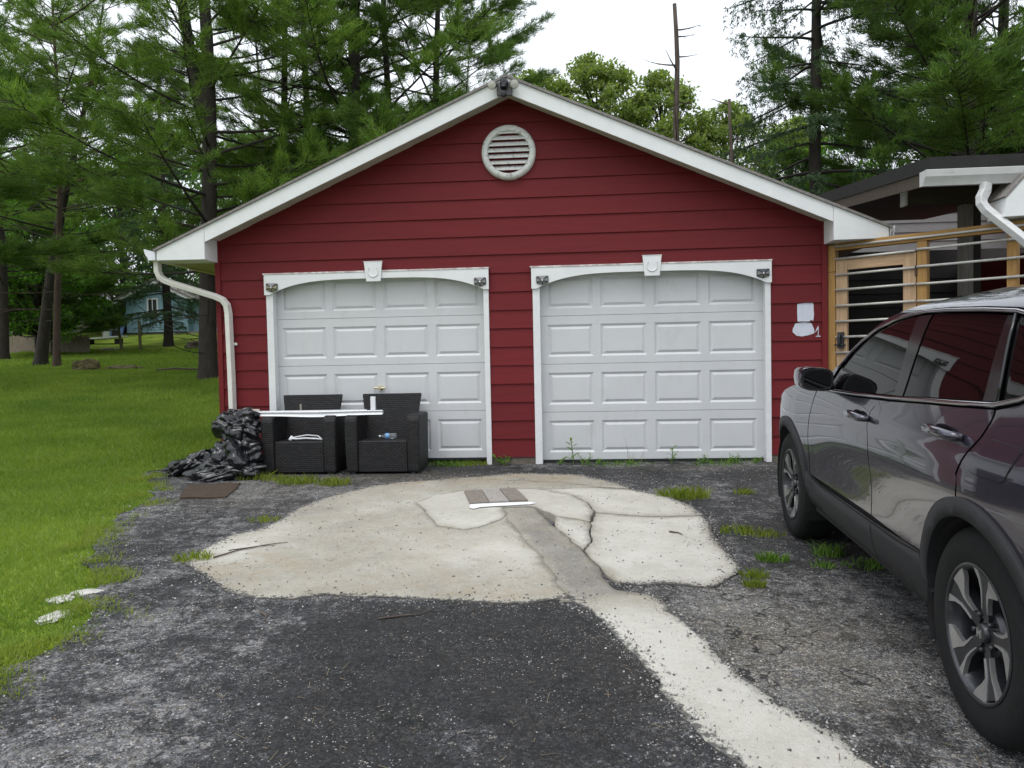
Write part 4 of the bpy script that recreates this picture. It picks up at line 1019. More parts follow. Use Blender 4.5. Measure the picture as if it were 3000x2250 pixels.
# top skins
def grid(name, rows, m, smooth=True):
    n = len(rows[0]); V = [p for r_ in rows for p in r_]
    F = [(i*n+k, i*n+k+1, (i+1)*n+k+1, (i+1)*n+k) for i in range(len(rows)-1) for k in range(n-1)]
    o = mesh(name, V, F, m, car, smooth); return o
def top(name, edge, crown, m, bow=0, n=16):
    rows = []
    for (x, y, z) in edge:
        rows.append([(x+bow*(1-u*u), y*u, z+crown*(1-abs(u)**2.4)) for u in np.linspace(-1, 1, n)])
    return grid(name, rows, m)
we = lambda x, z, d=0: (x, wid(x, z)-d, z)
top('roof', [(-1.44, wid(-1.45, 1.478)-.002, 1.478)]+[we(x, z) for x, z in cant[7:]]+[(-3.45, .56, 1.515)], .068, M['paint'], .10)
top('windscreen', [(-.62, wid(-.62, 1.085)-.02, 1.083), (-.836, wid(-.836, 1.205)-.005, 1.203), (-1.066, wid(-1.066, 1.30)-.004, 1.298), (-1.326, wid(-1.326, 1.433)-.003, 1.433), (-1.445, wid(-1.45, 1.48)-.002, 1.478)], .055, M['glass'], .18)
top('bonnet', [(-.64, .86, 1.075)]+[we(x, z, .002) for x, z in fendertop[1:]]+[(.74, wid(.74, .80), .80), (.86, wid(.86, .74), .74)], .055, M['paint'], .04)
top('front_grille', [(.86, .42, .745), (.90, .40, .55), (.88, .42, .32), (.80, .4, .25)], .0, M['gloss'], .06)
top('tailgate', [(-3.45, .56, 1.515), (-3.52, .70, 1.30), (-3.60, .78, 1.05), (-3.62, .80, .75), (-3.66, .82, .55), (-3.60, .78, .34)], .0, M['paint'], -.06)
# dark inner body, so that gaps and wheel wells read black
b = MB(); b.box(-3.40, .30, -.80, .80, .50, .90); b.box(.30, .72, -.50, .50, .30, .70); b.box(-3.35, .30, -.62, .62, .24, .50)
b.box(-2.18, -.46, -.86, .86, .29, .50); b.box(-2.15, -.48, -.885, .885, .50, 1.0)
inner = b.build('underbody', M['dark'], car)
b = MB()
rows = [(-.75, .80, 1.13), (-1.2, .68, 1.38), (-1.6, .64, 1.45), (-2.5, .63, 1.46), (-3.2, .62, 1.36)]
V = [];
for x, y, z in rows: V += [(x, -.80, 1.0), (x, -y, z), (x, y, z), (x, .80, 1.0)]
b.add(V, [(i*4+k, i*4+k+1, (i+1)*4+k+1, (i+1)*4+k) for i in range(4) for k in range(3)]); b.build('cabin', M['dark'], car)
# wheels
def wheel(x, s):
    b = MB(); w_ = empty('wheel', (x, s*.90, .3695)); w_.parent = car
    if s < 0: w_.rotation_euler = (0, 0, math.pi)
    # local: +y points outwards
    b.lathe([(.238, .006), (.250, .012), (.300, .018), (.335, .012), (.357, -.004), (.366, -.022), (.369, -.05), (.369, -.17), (.362, -.20), (.335, -.215), (.245, -.205), (.236, -.10)], 56, 'Y', closed=True)
    ty = b.build('tyre', M['tyre'], w_, auto=50)
    b = MB()
    for k in range(56):
        a = 2*math.pi*k/56
        for yy0 in (-.022, -.185):
            c, s_ = math.cos(a), math.sin(a); rr0, rr1 = .355, .3715
            ta = Vector((-s_, 0, c))*.006
            p = [Vector((c*rr0, yy0+.02, s_*rr0)), Vector((c*rr1, yy0-.008, s_*rr1)), Vector((c*rr1, yy0-.032, s_*rr1))]
            b.add([q_-ta for q_ in p]+[q_+ta for q_ in p], [(0, 1, 4, 3), (1, 2, 5, 4), (0, 2, 1), (3, 4, 5), (0, 3, 5, 2)])
    o = b.build('tread_block', M['tyre'], w_); o['kind'] = 'stuff'
    b = MB(); b.lathe([(.2395, .004), (.240, .010), (.233, .011), (.226, .004), (.218, -.01), (.205, -.09), (.200, -.19), (.236, -.20)], 56, 'Y'); b.build('rim_barrel', M['alloyd'], w_, auto=40)
    b = MB(); b.lathe([(.2395, .0105), (.2365, .0125), (.229, .0122), (.2255, .0045)], 56, 'Y'); b.build('rim_lip', M['alloyd'], w_, smooth=True)
    b = MB(); b.lathe([(.0001, -.10), (.20, -.10)], 40, 'Y'); b.lathe([(.155, -.095), (.155, -.085), (.07, -.085), (.07, -.05)], 40, 'Y'); b.build('brake_disc', M['greymetal'], w_, auto=30)
    pol = lambda r, a, y: (r*math.cos(a), y, r*math.sin(a))
    for k in range(5):
        a0 = 2*math.pi*k/5+R(100)
        sp = MB()
        rr = [.050, .085, .12, .155, .19, .228]; hw = [26, 15, 10.5, 9.5, 12.0, 16.5]; tw = [0, 0, 0, 0, -1, -2]; ht = [-.020, -.014, -.010, -.007, -.004, .003]
        V = []
        for r_, h_, t_, z_ in zip(rr, hw, tw, ht):
            V += [pol(r_, a0+R(t_-h_), z_), pol(r_, a0+R(t_+h_), z_), pol(r_, a0+R(t_+h_*.9), z_-.05), pol(r_, a0+R(t_-h_*.9), z_-.05)]
        F = []
        for i in range(5):
            p, q_ = i*4, (i+1)*4
            for e in range(4): F.append((p+e, p+(e+1) % 4, q_+(e+1) % 4, q_+e))
        sp.add(V, F); o = sp.build('spoke', M['alloyd'], w_, auto=25)
        # machined faces: a narrow and a hooked silver face on each spoke
        for sgn in (1, -1):
            fa = MB(); V = []
            if sgn > 0: prof = [(.085, 12.0, 15.4), (.12, 6.4, 11.0), (.150, 4.8, 10.5), (.172, 6.5, 19), (.195, 8, 27), (.212, 8, 30), (.229, 8, 31)]
            else: prof = [(.085, -15.4, -12.0), (.12, -11.0, -7.4), (.155, -10.2, -6.8), (.190, -13.5, -9), (.229, -19, -11)]
            for r_, u, v in prof:
                zz = float(np.interp(r_, rr, ht))+.003
                V += [pol(r_, a0+R(u), zz), pol(r_, a0+R(v), zz), pol(r_, a0+R(v), zz-.016), pol(r_, a0+R(u), zz-.016)]
            F = []
            for i in range(len(prof)-1):
                p, q_ = i*4, (i+1)*4
                for e in range(4): F.append((p+e, p+(e+1) % 4, q_+(e+1) % 4, q_+e))
            F += [(0, 1, 2, 3)]
            fa.add(V, F); fa.build('machined_face', M['alloy'], w_, auto=30)
        b = MB(); a = a0+R(36); b.lathe([(.0001, .0), (.008, -.001), (.0095, -.006), (.0095, -.02)], 8, 'Y', (.064*math.cos(a), -.008, .064*math.sin(a))); b.build('wheel_nut', M['alloyd'], w_, smooth=True)
    b = MB(); b.lathe([(.0001, -.004), (.030, -.006), (.034, -.012), (.036, -.025), (.085, -.034), (.095, -.05)], 28, 'Y'); b.build('hub', M['alloyd'], w_, auto=30)
    b = MB()
    for u in (-.011, .011): b.box(u-.0035-.000, u+.0035, -.0045, .0005, -.015, .015)
    b.box(-.0075, .0075, -.0045, .0004, -.003, .003)
    b.build('hub_emblem', M['alloy'], w_)
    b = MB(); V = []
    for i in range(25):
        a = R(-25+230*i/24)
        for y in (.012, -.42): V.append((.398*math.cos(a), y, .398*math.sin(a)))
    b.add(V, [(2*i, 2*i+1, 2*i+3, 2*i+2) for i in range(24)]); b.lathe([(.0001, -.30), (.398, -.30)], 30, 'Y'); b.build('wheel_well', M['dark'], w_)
for x in (0, RA):
    for s in (1, -1): wheel(x, s)
b = MB(); b.add([(RA+.33, .917, .44), (RA+.355, .919, .47), (RA+.35, .92, .435), (RA+.365, .917, .42), (RA+.34, .918, .405)], [(0, 1, 2, 3, 4)])
b = MB()

# ------------------------------------------------------------------ wicker armchairs
def wicker():
    m = bpy.data.materials.new('charcoal_wicker'); m.use_nodes = True; t = m.node_tree; b = t.nodes['Principled BSDF']
    tcn = t.nodes.new('ShaderNodeTexCoord'); mp = t.nodes.new('ShaderNodeMapping'); mp.inputs['Rotation'].default_value = (R(90), 0, 0)
    g = t.nodes.new('ShaderNodeNewGeometry')
    sp = t.nodes.new('ShaderNodeSeparateXYZ'); t.links.new(tcn.outputs['Object'], sp.inputs[0])
    ad = t.nodes.new('ShaderNodeMath'); ad.operation = 'ADD'; t.links.new(sp.outputs['X'], ad.inputs[0]); t.links.new(sp.outputs['Y'], ad.inputs[1])
    cb = t.nodes.new('ShaderNodeCombineXYZ'); t.links.new(ad.outputs[0], cb.inputs['X']); t.links.new(sp.outputs['Z'], cb.inputs['Y'])
    br = t.nodes.new('ShaderNodeTexBrick'); br.inputs['Scale'].default_value = 1; br.inputs['Brick Width'].default_value = .052; br.inputs['Row Height'].default_value = .021; br.inputs['Mortar Size'].default_value = .0032; br.inputs['Mortar Smooth'].default_value = .8
    br.inputs['Color1'].default_value = (.014, .0135, .0145, 1); br.inputs['Color2'].default_value = (.025, .024, .025, 1); br.inputs['Mortar'].default_value = (.005, .005, .005, 1)
    t.links.new(cb.outputs[0], br.inputs['Vector']); t.links.new(br.outputs['Color'], b.inputs['Base Color'])
    bp = t.nodes.new('ShaderNodeBump'); bp.inputs['Strength'].default_value = .9; bp.inputs['Distance'].default_value = .006; bp.invert = True
    t.links.new(br.outputs['Fac'], bp.inputs['Height']); t.links.new(bp.outputs[0], b.inputs['Normal'])
    b.inputs['Roughness'].default_value = .55; b.inputs['Specular IOR Level'].default_value = .3
    return m
M['wicker'] = wicker()
def armchair(x0, x1, yf, label, dz=0):
    w_ = x1-x0; zb = gz((x0+x1)/2, yf)+.004
    t = empty('wicker_armchair', ((x0+x1)/2, yf, zb), label, 'armchair', 'charcoal wicker armchairs by the left door')
    hw = w_/2; ah = .625; aw = .125; d = .56
    def rb(name, f, bev=.018, parent=t):
        b = MB(); f(b); return b.build(name, M['wicker'], parent, bevel=bev)
    for s in (-1, 1):
        def arm(b):
            xs_ = sorted((s*(hw-aw), s*hw))
            # side profile: front slightly bowed, top rounded
            pr = [(0.015, 0.02), (0, .25), (.0, .56), (.02, .61), (.06, ah), (.30, ah), (d-.05, ah-.005), (d-.03, .02)]
            n = len(pr); fl = .012
            V = [(xs_[0]-(fl*z/ah if s < 0 else 0), y, z) for y, z in pr]+[(xs_[1]+(fl*z/ah if s > 0 else 0), y, z) for y, z in pr]
            b.add(V, [tuple(range(n-1, -1, -1)), tuple(range(n, 2*n))]+[(i, (i+1) % n, n+(i+1) % n, n+i) for i in range(n)])
        rb('arm', arm, .02)
    rb('seat', lambda b: b.box(-hw+aw+.002, hw-aw-.002, .025, d-.08, .02, .352), .012)
    def back(b):
        pr = [(-.30, .34), (.30, .34), (.315, .62), (.345, .815), (.34, .825), (-.34, .825), (-.345, .815), (-.315, .62)]
        n = len(pr); yb = lambda z: d-.17+(z-.34)*.22
        V = [(x*(hw-aw+.02)/.30, yb(z), z) for x, z in pr]+[(x*(hw-aw+.02)/.30, yb(z)+.06, z) for x, z in pr]
        b.add(V, [tuple(range(n)), tuple(range(2*n-1, n-1, -1))]+[(i, n+i, n+(i+1) % n, (i+1) % n) for i in range(n)])
    rb('backrest', back, .01)
    for sx in (-1, 1):
        for y in (.05, d-.08):
            b = MB(); b.box(sx*(hw-.07)-.02, sx*(hw-.07)+.02, y-.02, y+.02, -.004, .02); b.build('foot', M['blackplastic'], t)
    return t
chA = armchair(-2.955, -2.165, -.56, 'charcoal wicker armchair next to the black bags, white loops on its seat')
chB = armchair(-2.050, -1.270, -.56, 'charcoal wicker armchair right of its twin, water bottle on its seat')
zA = chA.location.z
# white trim lengths lying across the chair arms
M['vinyl'] = mat('white_vinyl', (.72, .73, .75), .35, .04, 20)
def strip_obj():
    t = empty('white_vinyl_trim', (-2.45, -.46, zA+.66), 'long white vinyl trim piece lying across the chair arms', 'trim piece')
    b = MB(); V = []; n = 24
    for i in range(n+1):
        u = i/n; x = -.80+1.585*u; sag = -.018*math.exp(-((u-.55)/.2)**2)
        V += [(x, -.03, -.030+sag-.004), (x, .03, -.030+sag), (x, .03, .0+sag*.3), (x, -.03, .004+sag*.3), (x, .0, .012+sag*.2)]
    F = []
    for i in range(n):
        p, q_ = i*5, (i+1)*5
        for e in range(5): F.append((p+e, q_+e, q_+(e+1) % 5, p+(e+1) % 5))
    F += [(4, 3, 2, 1, 0), tuple(n*5+e for e in range(5))]
    b.add(V, F); b.build('channel', M['vinyl'], t, bevel=.001)
    b = MB(); b.box(-.80, .60, .031, .06, -.028, .016); b.build('flange', M['vinyl'], t)
    b = MB(); b.box(.655, .705, -.005, .028, .0145, .155); b.build('upright_piece', M['vinyl'], t, bevel=.002)
    b = MB(); b.tube([(-.12, .045, .017), (-.12, .045, .085)], .011, 8); b.build('pull_tab', M['pipe'], t)
M['pipe'] = mat('grey_brown_pipe', (.25, .23, .20), .5, .2, 30)
strip_obj()
M['beige'] = mat('beige_plastic', (.58, .55, .48), .5, .08, 30)
b = MB(); b.box(-.115, .115, -.02, .02, 0, .022)
for k in range(14): b.box(-.105+k*.0155, -.098+k*.0155, -.024, -.0201, .003, .019)
o = b.build('louvre_grille', M['beige'], None); o.location = (-3.15, -.405, zA+.674); tag(o, 'short beige louvred grille on the left end of the white trim', 'grille')
# bottle
bt = empty('water_bottle', (-1.645, -.36, zA+.3525+.032), 'small clear plastic water bottle with blue label lying on a seat', 'bottle', rotz=R(8))
def clear():
    m = mat('clear_plastic', (.75, .80, .84), .05, .03, 20); b = m.node_tree.nodes['Principled BSDF']; b.inputs['Transmission Weight'].default_value = .85; b.inputs['IOR'].default_value = 1.2; return m
M['clear'] = clear()
M['blue'] = mat('blue_label', (.16, .36, .66), .4, .25, 60)
b = MB(); b.lathe([(.0001, -.075), (.010, -.075), (.011, -.06), (.018, -.045), (.030, -.025), (.031, .0), (.029, .03), (.031, .05), (.030, .08), (.024, .095), (.0001, .093)], 20, 'X'); b.build('body', M['clear'], bt, smooth=True)
b = MB(); b.lathe([(.0315, -.022), (.0318, .015)], 20, 'X'); b.build('bottle_label', M['blue'], bt, smooth=True)
b = MB(); b.lathe([(.0001, -.092), (.0125, -.092), (.013, -.074), (.0001, -.074)], 14, 'X'); b.build('cap', M['vinyl'], bt, auto=40)
# loops
b = MB()
for k, (dy, dz) in enumerate(((0, .02), (.05, .05))):
    b.tube([(-.16, 0, .03), (-.10, .01+dy, .012+dz*.6), (.0, .02+dy, .008+dz), (.12, .02+dy, .006+dz*.8), (.18, .02, .012)], .008 if k else .010, 6)
b.tube([(-.165, -.005, .012), (-.15, .03, .045)], .018, 8)
o = b.build('white_strap_loop', M['vinyl'], None, smooth=True); o.location = (-2.515, -.47, zA+.352); tag(o, 'looped white plastic strap lying on the left armchair seat', 'strap')
# mat
M['coir'] = mat('brown_coir', (.050, .032, .020), .95, .4, 25, .9, 140)
V2, F = fill2d(jit([(-3.513, -1.087), (-2.987, -1.035), (-2.843, -1.689), (-3.261, -1.731)], .012, 8, .03), .05)
n = len(V2); V = [(x, y, drv_z(x, y)+.016+.008*noise.noise((x*4, y*4, 1))) for x, y in V2]+[(x, y, drv_z(x, y)-.005) for x, y in V2]
nb = len(jit([(-3.513, -1.087), (-2.987, -1.035), (-2.843, -1.689), (-3.261, -1.731)], .012, 8, .03))
o = mesh('door_mat', V, F+[(i, i+n, (i+1) % nb+n, (i+1) % nb) for i in range(nb)], M['coir']); tag(o, 'worn brown coir mat lying on the asphalt in front of the bags', 'mat')

# trash bags
def bagmat():
    m = mat('black_bin_liner', (.006, .0062, .008), .13, .2, 6, .12, 22, spec=.6); return m
M['bag'] = bagmat()
def trash_bag(loc, size, seed, label, squash=0, tail=None):
    bm = bmesh.new(); bmesh.ops.create_icosphere(bm, subdivisions=6, radius=1)
    rf = random.Random(int(seed*10)); folds = []
    for k in range(26):
        nk = Vector((rf.gauss(0, 1), rf.gauss(0, 1), rf.gauss(0, .75))).normalized(); fk = rf.choice((.7, .9, 1.2, 1.7, 2.3, 3.2)); folds.append((nk, fk, rf.random(), .115/fk**.8))
    for v in bm.verts:
        p = v.co.copy(); d = p.normalized()
        q_ = Vector((p.x*1.1+seed, p.y*1.1, p.z*1.1))
        lump = noise.noise(q_*1.1)*.22; rid = 0
        wq = d*1.0+noise.noise_vector(d*1.6+Vector((seed, 0, 0)))*.22
        for nk, fk, ph, ak in folds:
            rid += ak*(abs(((wq.dot(nk))*fk+ph) % 1.0-.5)*2-.5)
        r_ = 1+lump+rid
        v.co = Vector((d.x*r_*size[0], d.y*r_*size[1], d.z*r_*size[2]))
        if tail: pass
        zmin = -size[2]*.72
        if v.co.z < zmin: v.co.z = zmin+(v.co.z-zmin)*.06; v.co.x *= 1.05; v.co.y *= 1.05
    me = bpy.data.meshes.new('trash_bag'); bm.to_mesh(me); bm.free(); me.materials.append(M['bag'])
    me.polygons.foreach_set('use_smooth', [True]*len(me.polygons))
    o = bpy.data.objects.new('trash_bag', me); COL.objects.link(o); o.location = loc
    tag(o, label, 'trash bag', 'black trash bags at the garage corner')
    return o
gb = lambda x, y: gz(x, y)
trash_bag((-3.21, -.53, .40), (.25, .19, .20), 3.3, 'crumpled black trash bag on top of the heap against the downspout')
trash_bag((-3.15, -.60, .10), (.23, .22, .25), 8.1, 'full black trash bag pressed against the left armchair')
trash_bag((-3.36, -.52, .06), (.21, .20, .21), 14.7, 'black trash bag in the middle of the heap, below the top one')
trash_bag((-3.30, -.76, -.03), (.34, .16, .11), 21.2, 'flat black trash bag lying lowest at the front of the heap')
o = trash_bag((-3.72, -.50, -.005), (.23, .14, .15), 27.9, 'slumped black trash bag at the left end of the heap'); o.rotation_euler = (0, R(-18), R(12))
o = trash_bag((-4.02, -.36, -.075), (.30, .09, .055), 33.3, 'twisted empty end of a black bag trailing onto the grass'); o.rotation_euler = (0, R(-4), R(-14))

# ------------------------------------------------------------------ trees
def unit(a): return a/np.maximum(np.linalg.norm(a, axis=-1, keepdims=True), 1e-9)
def needles(C, D, k, length, width, spread, rng):
    C = np.repeat(np.asarray(C, float), k, 0); D = np.repeat(np.asarray(D, float), k, 0)
    D = unit(D+rng.normal(0, spread, D.shape)); C = C+rng.normal(0, length*.22, C.shape)
    Pp = unit(np.cross(D, rng.normal(0, 1, D.shape))); Ln = length*(.6+.7*rng.random((len(C), 1))); w_ = width*(.7+.6*rng.random((len(C), 1)))
    V = np.stack([C-Pp*w_*.5, C+Pp*w_*.5, C+D*Ln], 1).reshape(-1, 3)
    return V
def leaves(C, size, rng, flat=.6):
    n = len(C); N = unit(rng.normal(0, 1, (n, 3))+np.array([0, 0, flat])); A = unit(np.cross(N, rng.normal(0, 1, (n, 3)))); B = np.cross(N, A)
    s = size*(.6+.8*rng.random((n, 1)))
    return np.stack([C-A*s*.5, C+B*s*.32, C+A*s*.55, C-B*s*.32], 1).reshape(-1, 3)
class Wood:
    def __init__(s): s.b = MB()
    def limb(s, P, r0, r1, n=5):
        m = len(P); s.b.tube(P, [r0+(r1-r0)*i/(m-1) for i in range(m)], n, cap=False)
def tree_root(name, wood, crownV, k, wm, cm):
    t = empty(name)
    wood.b.build('trunk', wm, t, smooth=True)
    if crownV is not None:
        F = np.arange(len(crownV), dtype=np.int32).reshape(-1, k); np_mesh('crown', crownV, F, cm, t)
    return t

def pine(seed, H, r, base, Lmax, nwh, cm, wm, fork=None, lean=(0, 0), dens=1.0, bare=6, nl=.17, nw=.015, top=1.0, droop=0.):
    rng = np.random.default_rng(seed); wd = Wood(); Cs = []; Ds = []
    def axis(h): return np.array([lean[0]*h/H+.10*math.sin(h*.5+seed), lean[1]*h/H+.10*math.cos(h*.4+seed), h])
    hs_ = np.r_[-.3, .0, .35, np.linspace(1.2, H, 12)]
    rr = [r*1.45, r*1.3, r*1.05]+[max(.015, r*(1-.93*(h/H)**1.1)) for h in hs_[3:]]
    wd.b.tube([axis(h) for h in hs_], rr, 12, cap=False)
    if fork:
        f0 = axis(fork); P = [f0+np.array([.9*(1-math.exp(-i*.5)), .25*i/6, (H*.92-fork)*i/8]) for i in range(9)]; wd.limb(P, r*.72, .03, 10)
    def branch(p0, az, el, L, foliage, rb):
        n = 6; dh = np.array([math.cos(az), math.sin(az), 0.]); P = []
        cur = rng.uniform(.05, .35)-droop
        wob = rng.uniform(-.18, .18)
        for i in range(n+1):
            s = i/n; sd_ = np.array([-dh[1], dh[0], 0])*wob*L*s*s
            P.append(p0+dh*L*s+sd_+np.array([0, 0, L*(math.tan(el)*s+cur*s*s)]))
        wd.limb(P, rb, .008, 5); P = np.array(P)
        if not foliage:
            for _ in range(3):
                s = rng.uniform(.3, .95); i = min(n-1, int(s*n)); q = P[i]+(P[i+1]-P[i])*(s*n-i); a2 = az+rng.choice([-1, 1])*rng.uniform(.5, 1.1); l2 = L*rng.uniform(.15, .4)
                wd.limb([q, q+np.array([math.cos(a2)*l2, math.sin(a2)*l2, l2*rng.uniform(-.25, .2)])], .010, .004, 3)
            return
        m = max(3, int(L*4.7*dens))
        for j in range(m):
            s = rng.uniform(.39, 1.0)**.8; i = min(n-1, int(s*n)); q = P[i]+(P[i+1]-P[i])*(s*n-i)
            sgn = rng.choice([-1, 1]); a2 = az+sgn*rng.uniform(.35, 1.15); l2 = L*rng.uniform(.16, .34)*(1.25-.55*s)
            upv = rng.uniform(-.05, .40); d2_ = np.array([math.cos(a2), math.sin(a2), upv]); e = q+d2_*l2
            wd.limb([q, e], .011, .004, 3)
            nt_ = max(3, int(l2/.075))
            for u in np.linspace(.35, 1.0, nt_):
                Cs.append(q+d2_*l2*u+rng.normal(0, .03, 3)); Ds.append(d2_+np.array([0, 0, .45])+rng.normal(0, .25, 3))
        for u in np.linspace(.7, 1, max(2, int(L*3))):
            i = min(n-1, int(u*n)); Cs.append(P[i]+(P[i+1]-P[i])*(u*n-i)); Ds.append(P[-1]-P[-3]+np.array([0, 0, .3]))
    az = rng.uniform(0, 6.3)
    for wi in range(nwh):
        f = wi/(nwh-1); h = base+(H*.98-base)*f
        prof = (1-f)**.75*(.55+.45*min(1, f*4+.4))*top+.08
        for _ in range(rng.integers(3, 6)):
            az += 2.4+rng.uniform(-.5, .5); L = Lmax*prof*rng.uniform(.55, 1.15)
            if L < .35: L = .35
            branch(axis(h+rng.uniform(-.25, .25)), az, R(rng.uniform(-6, 14)+f*28), L, True, .008+.0085*L)
    for _ in range(bare):
        h = rng.uniform(base*.25, base+1.0); branch(axis(h), rng.uniform(0, 6.3), R(rng.uniform(-12, 12)), Lmax*rng.uniform(.25, .6), False, .014)
    V = needles(np.array(Cs), np.array(Ds), 14, nl, nw, .62, rng)
    return tree_root('pine_tree', wd, V, 3, wm, cm)

def spruce(seed, H, r, base, Lmax, nwh, cm, wm, strand=.42, name='spruce_tree', dens=1.0):
    rng = np.random.default_rng(seed); wd = Wood(); Cs = []; Ds = []
    hs_ = np.r_[-.3, 0, .3, np.linspace(1, H, 10)]
    wd.b.tube([(0.04*math.sin(h), .04*math.cos(h*.7), h) for h in hs_], [r*1.4, r*1.25, r*1.05]+[max(.012, r*(1-.92*h/H)) for h in hs_[3:]], 12, cap=False)
    az = 0
    for wi in range(nwh):
        f = wi/(nwh-1); h = base+(H-base)*f; Lw = Lmax*(1-f*.92)*(1 if f > .08 else .8)
        for _ in range(rng.integers(4, 7)):
            az += 2.4+rng.uniform(-.5, .5); L = Lw*rng.uniform(.6, 1.1); dh = np.array([math.cos(az), math.sin(az), 0.]); n = 6; el = rng.uniform(-.05, .25)-.12
            p0 = np.array([0, 0, h+rng.uniform(-.2, .2)])
            P = np.array([p0+dh*L*s+np.array([0, 0, L*(el*s-.30*s*s+.20*s**3)]) for s in np.linspace(0, 1, n+1)])
            wd.limb(P, .010+.012*L, .006, 4)
            for j in range(int(L*15*dens)):
                s = rng.uniform(.22, 1)**.85; i = min(n-1, int(s*n)); q = P[i]+(P[i+1]-P[i])*(s*n-i)
                a2 = az+rng.choice([-1, 1])*rng.uniform(.5, 1.2); l2 = L*.22*rng.uniform(.4, 1)*(1.2-.6*s); d2_ = np.array([math.cos(a2), math.sin(a2), -.15]); e = q+d2_*l2
                for u in np.linspace(.2, 1, max(2, int(l2/.10))): Cs.append(q+d2_*l2*u); Ds.append(d2_+np.array([0, 0, -.5]))
                sl_ = strand*rng.uniform(.4, 1.1)
                for u in np.linspace(.1, 1, max(2, int(sl_/.085))): Cs.append(e+np.array([rng.normal(0, .02), rng.normal(0, .02), -sl_*u])); Ds.append(np.array([0, 0, -1.]))
    V = needles(np.array(Cs), np.array(Ds), 7, .095, .020, .65, rng)
    return tree_root(name, wd, V, 3, wm, cm)

def broadleaf(seed, H, r, spread, cm, wm, clumps=95, per=120, leaf=.13, base=.3, open_=.0):
    rng = np.random.default_rng(seed); wd = Wood(); Cs = []
    wd.b.tube([(.06*math.sin(h*1.3), .06*math.cos(h), h) for h in np.linspace(-.3, H*.75, 8)], np.linspace(r*1.2, r*.3, 8).tolist(), 9, cap=False)
    for c in range(clumps):
        u = rng.random(); a = rng.uniform(0, 6.28); z = H*(base+(1-base)*u); R_ = spread*math.sin(math.pi*min(1, .12+.86*u))**.7*math.sqrt(rng.uniform(.15, 1))*rng.uniform(.8, 1.15)
        p = np.array([R_*math.cos(a), R_*math.sin(a), z]); s0 = np.array([0, 0, max(H*.12, z-R_*.9-H*.1)])
        mid = (s0+p)*.5+np.array([0, 0, -.12*R_]); wd.limb([s0, mid, p], r*.22, .008, 4)
        sz = rng.uniform(.35, .75)*spread*.28
        q = rng.normal(0, 1, (per, 3)); q = unit(q)*(rng.random((per, 1))**.45)*np.array([sz*1.25, sz*1.25, sz*.75])
        Cs.append(p+q)
    V = leaves(np.concatenate(Cs), leaf, rng)
    return tree_root('broadleaf_tree', wd, V, 4, wm, cm)

def put(t, x, y, label, group=None, rotz=0, sc=1.0, first=False, dz=0):
    o = t if first else copy_tree(t)
    o.location = (x, y, gz(x, y)+dz); o.rotation_euler = (0, 0, rotz); o.scale = (sc, sc, sc)
    tag(o, label, 'tree', group); return o

pA = pine(1, 19, .20, 2.3, 4.2, 36, M['needle'], M['bark'], fork=5.5, bare=14, dens=1.15)
pB = pine(2, 20, .21, 3.2, 4.6, 32, M['needle'], M['bark'], bare=16, dens=1.1)
pC = pine(3, 18, .13, 3.0, 3.0, 20, M['needle'], M['bark'], bare=22, dens=.5)
pD = pine(4, 17, .20, 3.0, 5.0, 28, M['needle2'], M['bark'], bare=6, dens=1.35)
pE = pine(5, 14, .105, 4.8, 4.0, 16, M['needle'], M['barkred'], lean=(.3, 0), bare=8)
pF = pine(6, 15, .24, 1.2, 4.4, 34, M['needle2'], M['bark'], bare=2, dens=1.9)
pG = pine(15, 12, .19, 4.2, 4.2, 14, M['needle'], M['bark'], lean=(2.6, 0), bare=10, dens=.9)
put(pA, -7.79, 8.47, 'tall pine with thick forked trunk standing just behind the left garage corner', first=True, rotz=2.9)
put(pB, -4.75, 10.2, 'tall bushy pine behind the left roof slope, nearest to the ridge', first=True, rotz=.5)
put(pC, -7.3, 12.0, 'slim pine with thin bare branches behind the left roof slope', first=True)
put(pD, -14.6, 6.4, 'large dark pine reaching in from the upper left edge', first=True, rotz=.4)
put(pE, -14.81, 13.35, 'slender pine with reddish trunk on the lawn, right one of the leaning pair', first=True, rotz=1.0)
put(pG, -16.97, 15.45, 'thicker dark pine leaning right on the lawn, left one of the leaning pair', first=True)
put(pC, -6.86, 13.0, 'slim sparse pine with many bare twigs, second behind the left roof slope', rotz=2.2, sc=1.05)
put(pC, -4.5, 12.3, 'thin sparse pine half hidden behind the bushy pine near the ridge', rotz=4.0)
put(pD, -2.95, 11.3, 'dense dark green pine whose branches reach right towards the gable peak', rotz=2.0, sc=.80)
put(pB, -22.1, 20.4, 'pine with a black trunk at the far left edge of the lawn', rotz=2.6)
for i, (x, y, sc, lab) in enumerate(((-10.0, 21.0, .62, 'short dense dark pine behind the forked pine'), (-12.6, 23.5, .66, 'short dense dark pine between the leaning pair and the forked pine'), (-23.2, 25.2, .66, 'short dense dark pine behind the leaning pair of trunks'), (-6.2, 18.5, .55, 'short dense dark pine low behind the left roof slope'), (-29.0, 28.8, .70, 'short dense dark pine at the left end of the picket fence'))):
    put(pF, x, y, lab, None, i*1.3, sc, i == 0)
put(pC, -12.2, 22.5, 'thin pine farther back above the blue house roof', rotz=.2, sc=.95)
sA = spruce(11, 17, .17, 1.6, 3.5, 26, M['spruce'], M['bark'], dens=.62)
put(sA, 5.75, 8.98, 'spruce with drooping branches and a straight dark trunk right of the gable', first=True)
sB = spruce(12, 15, .22, 1.4, 3.6, 26, M['spruce'], M['bark'], strand=.3)
put(sB, -19.5, 28.2, 'hemlock with a flared trunk standing in front of the blue house', first=True)
put(pF, 9.0, 9.2, 'dense dark pine above the breezeway roof at the right edge', rotz=.7)
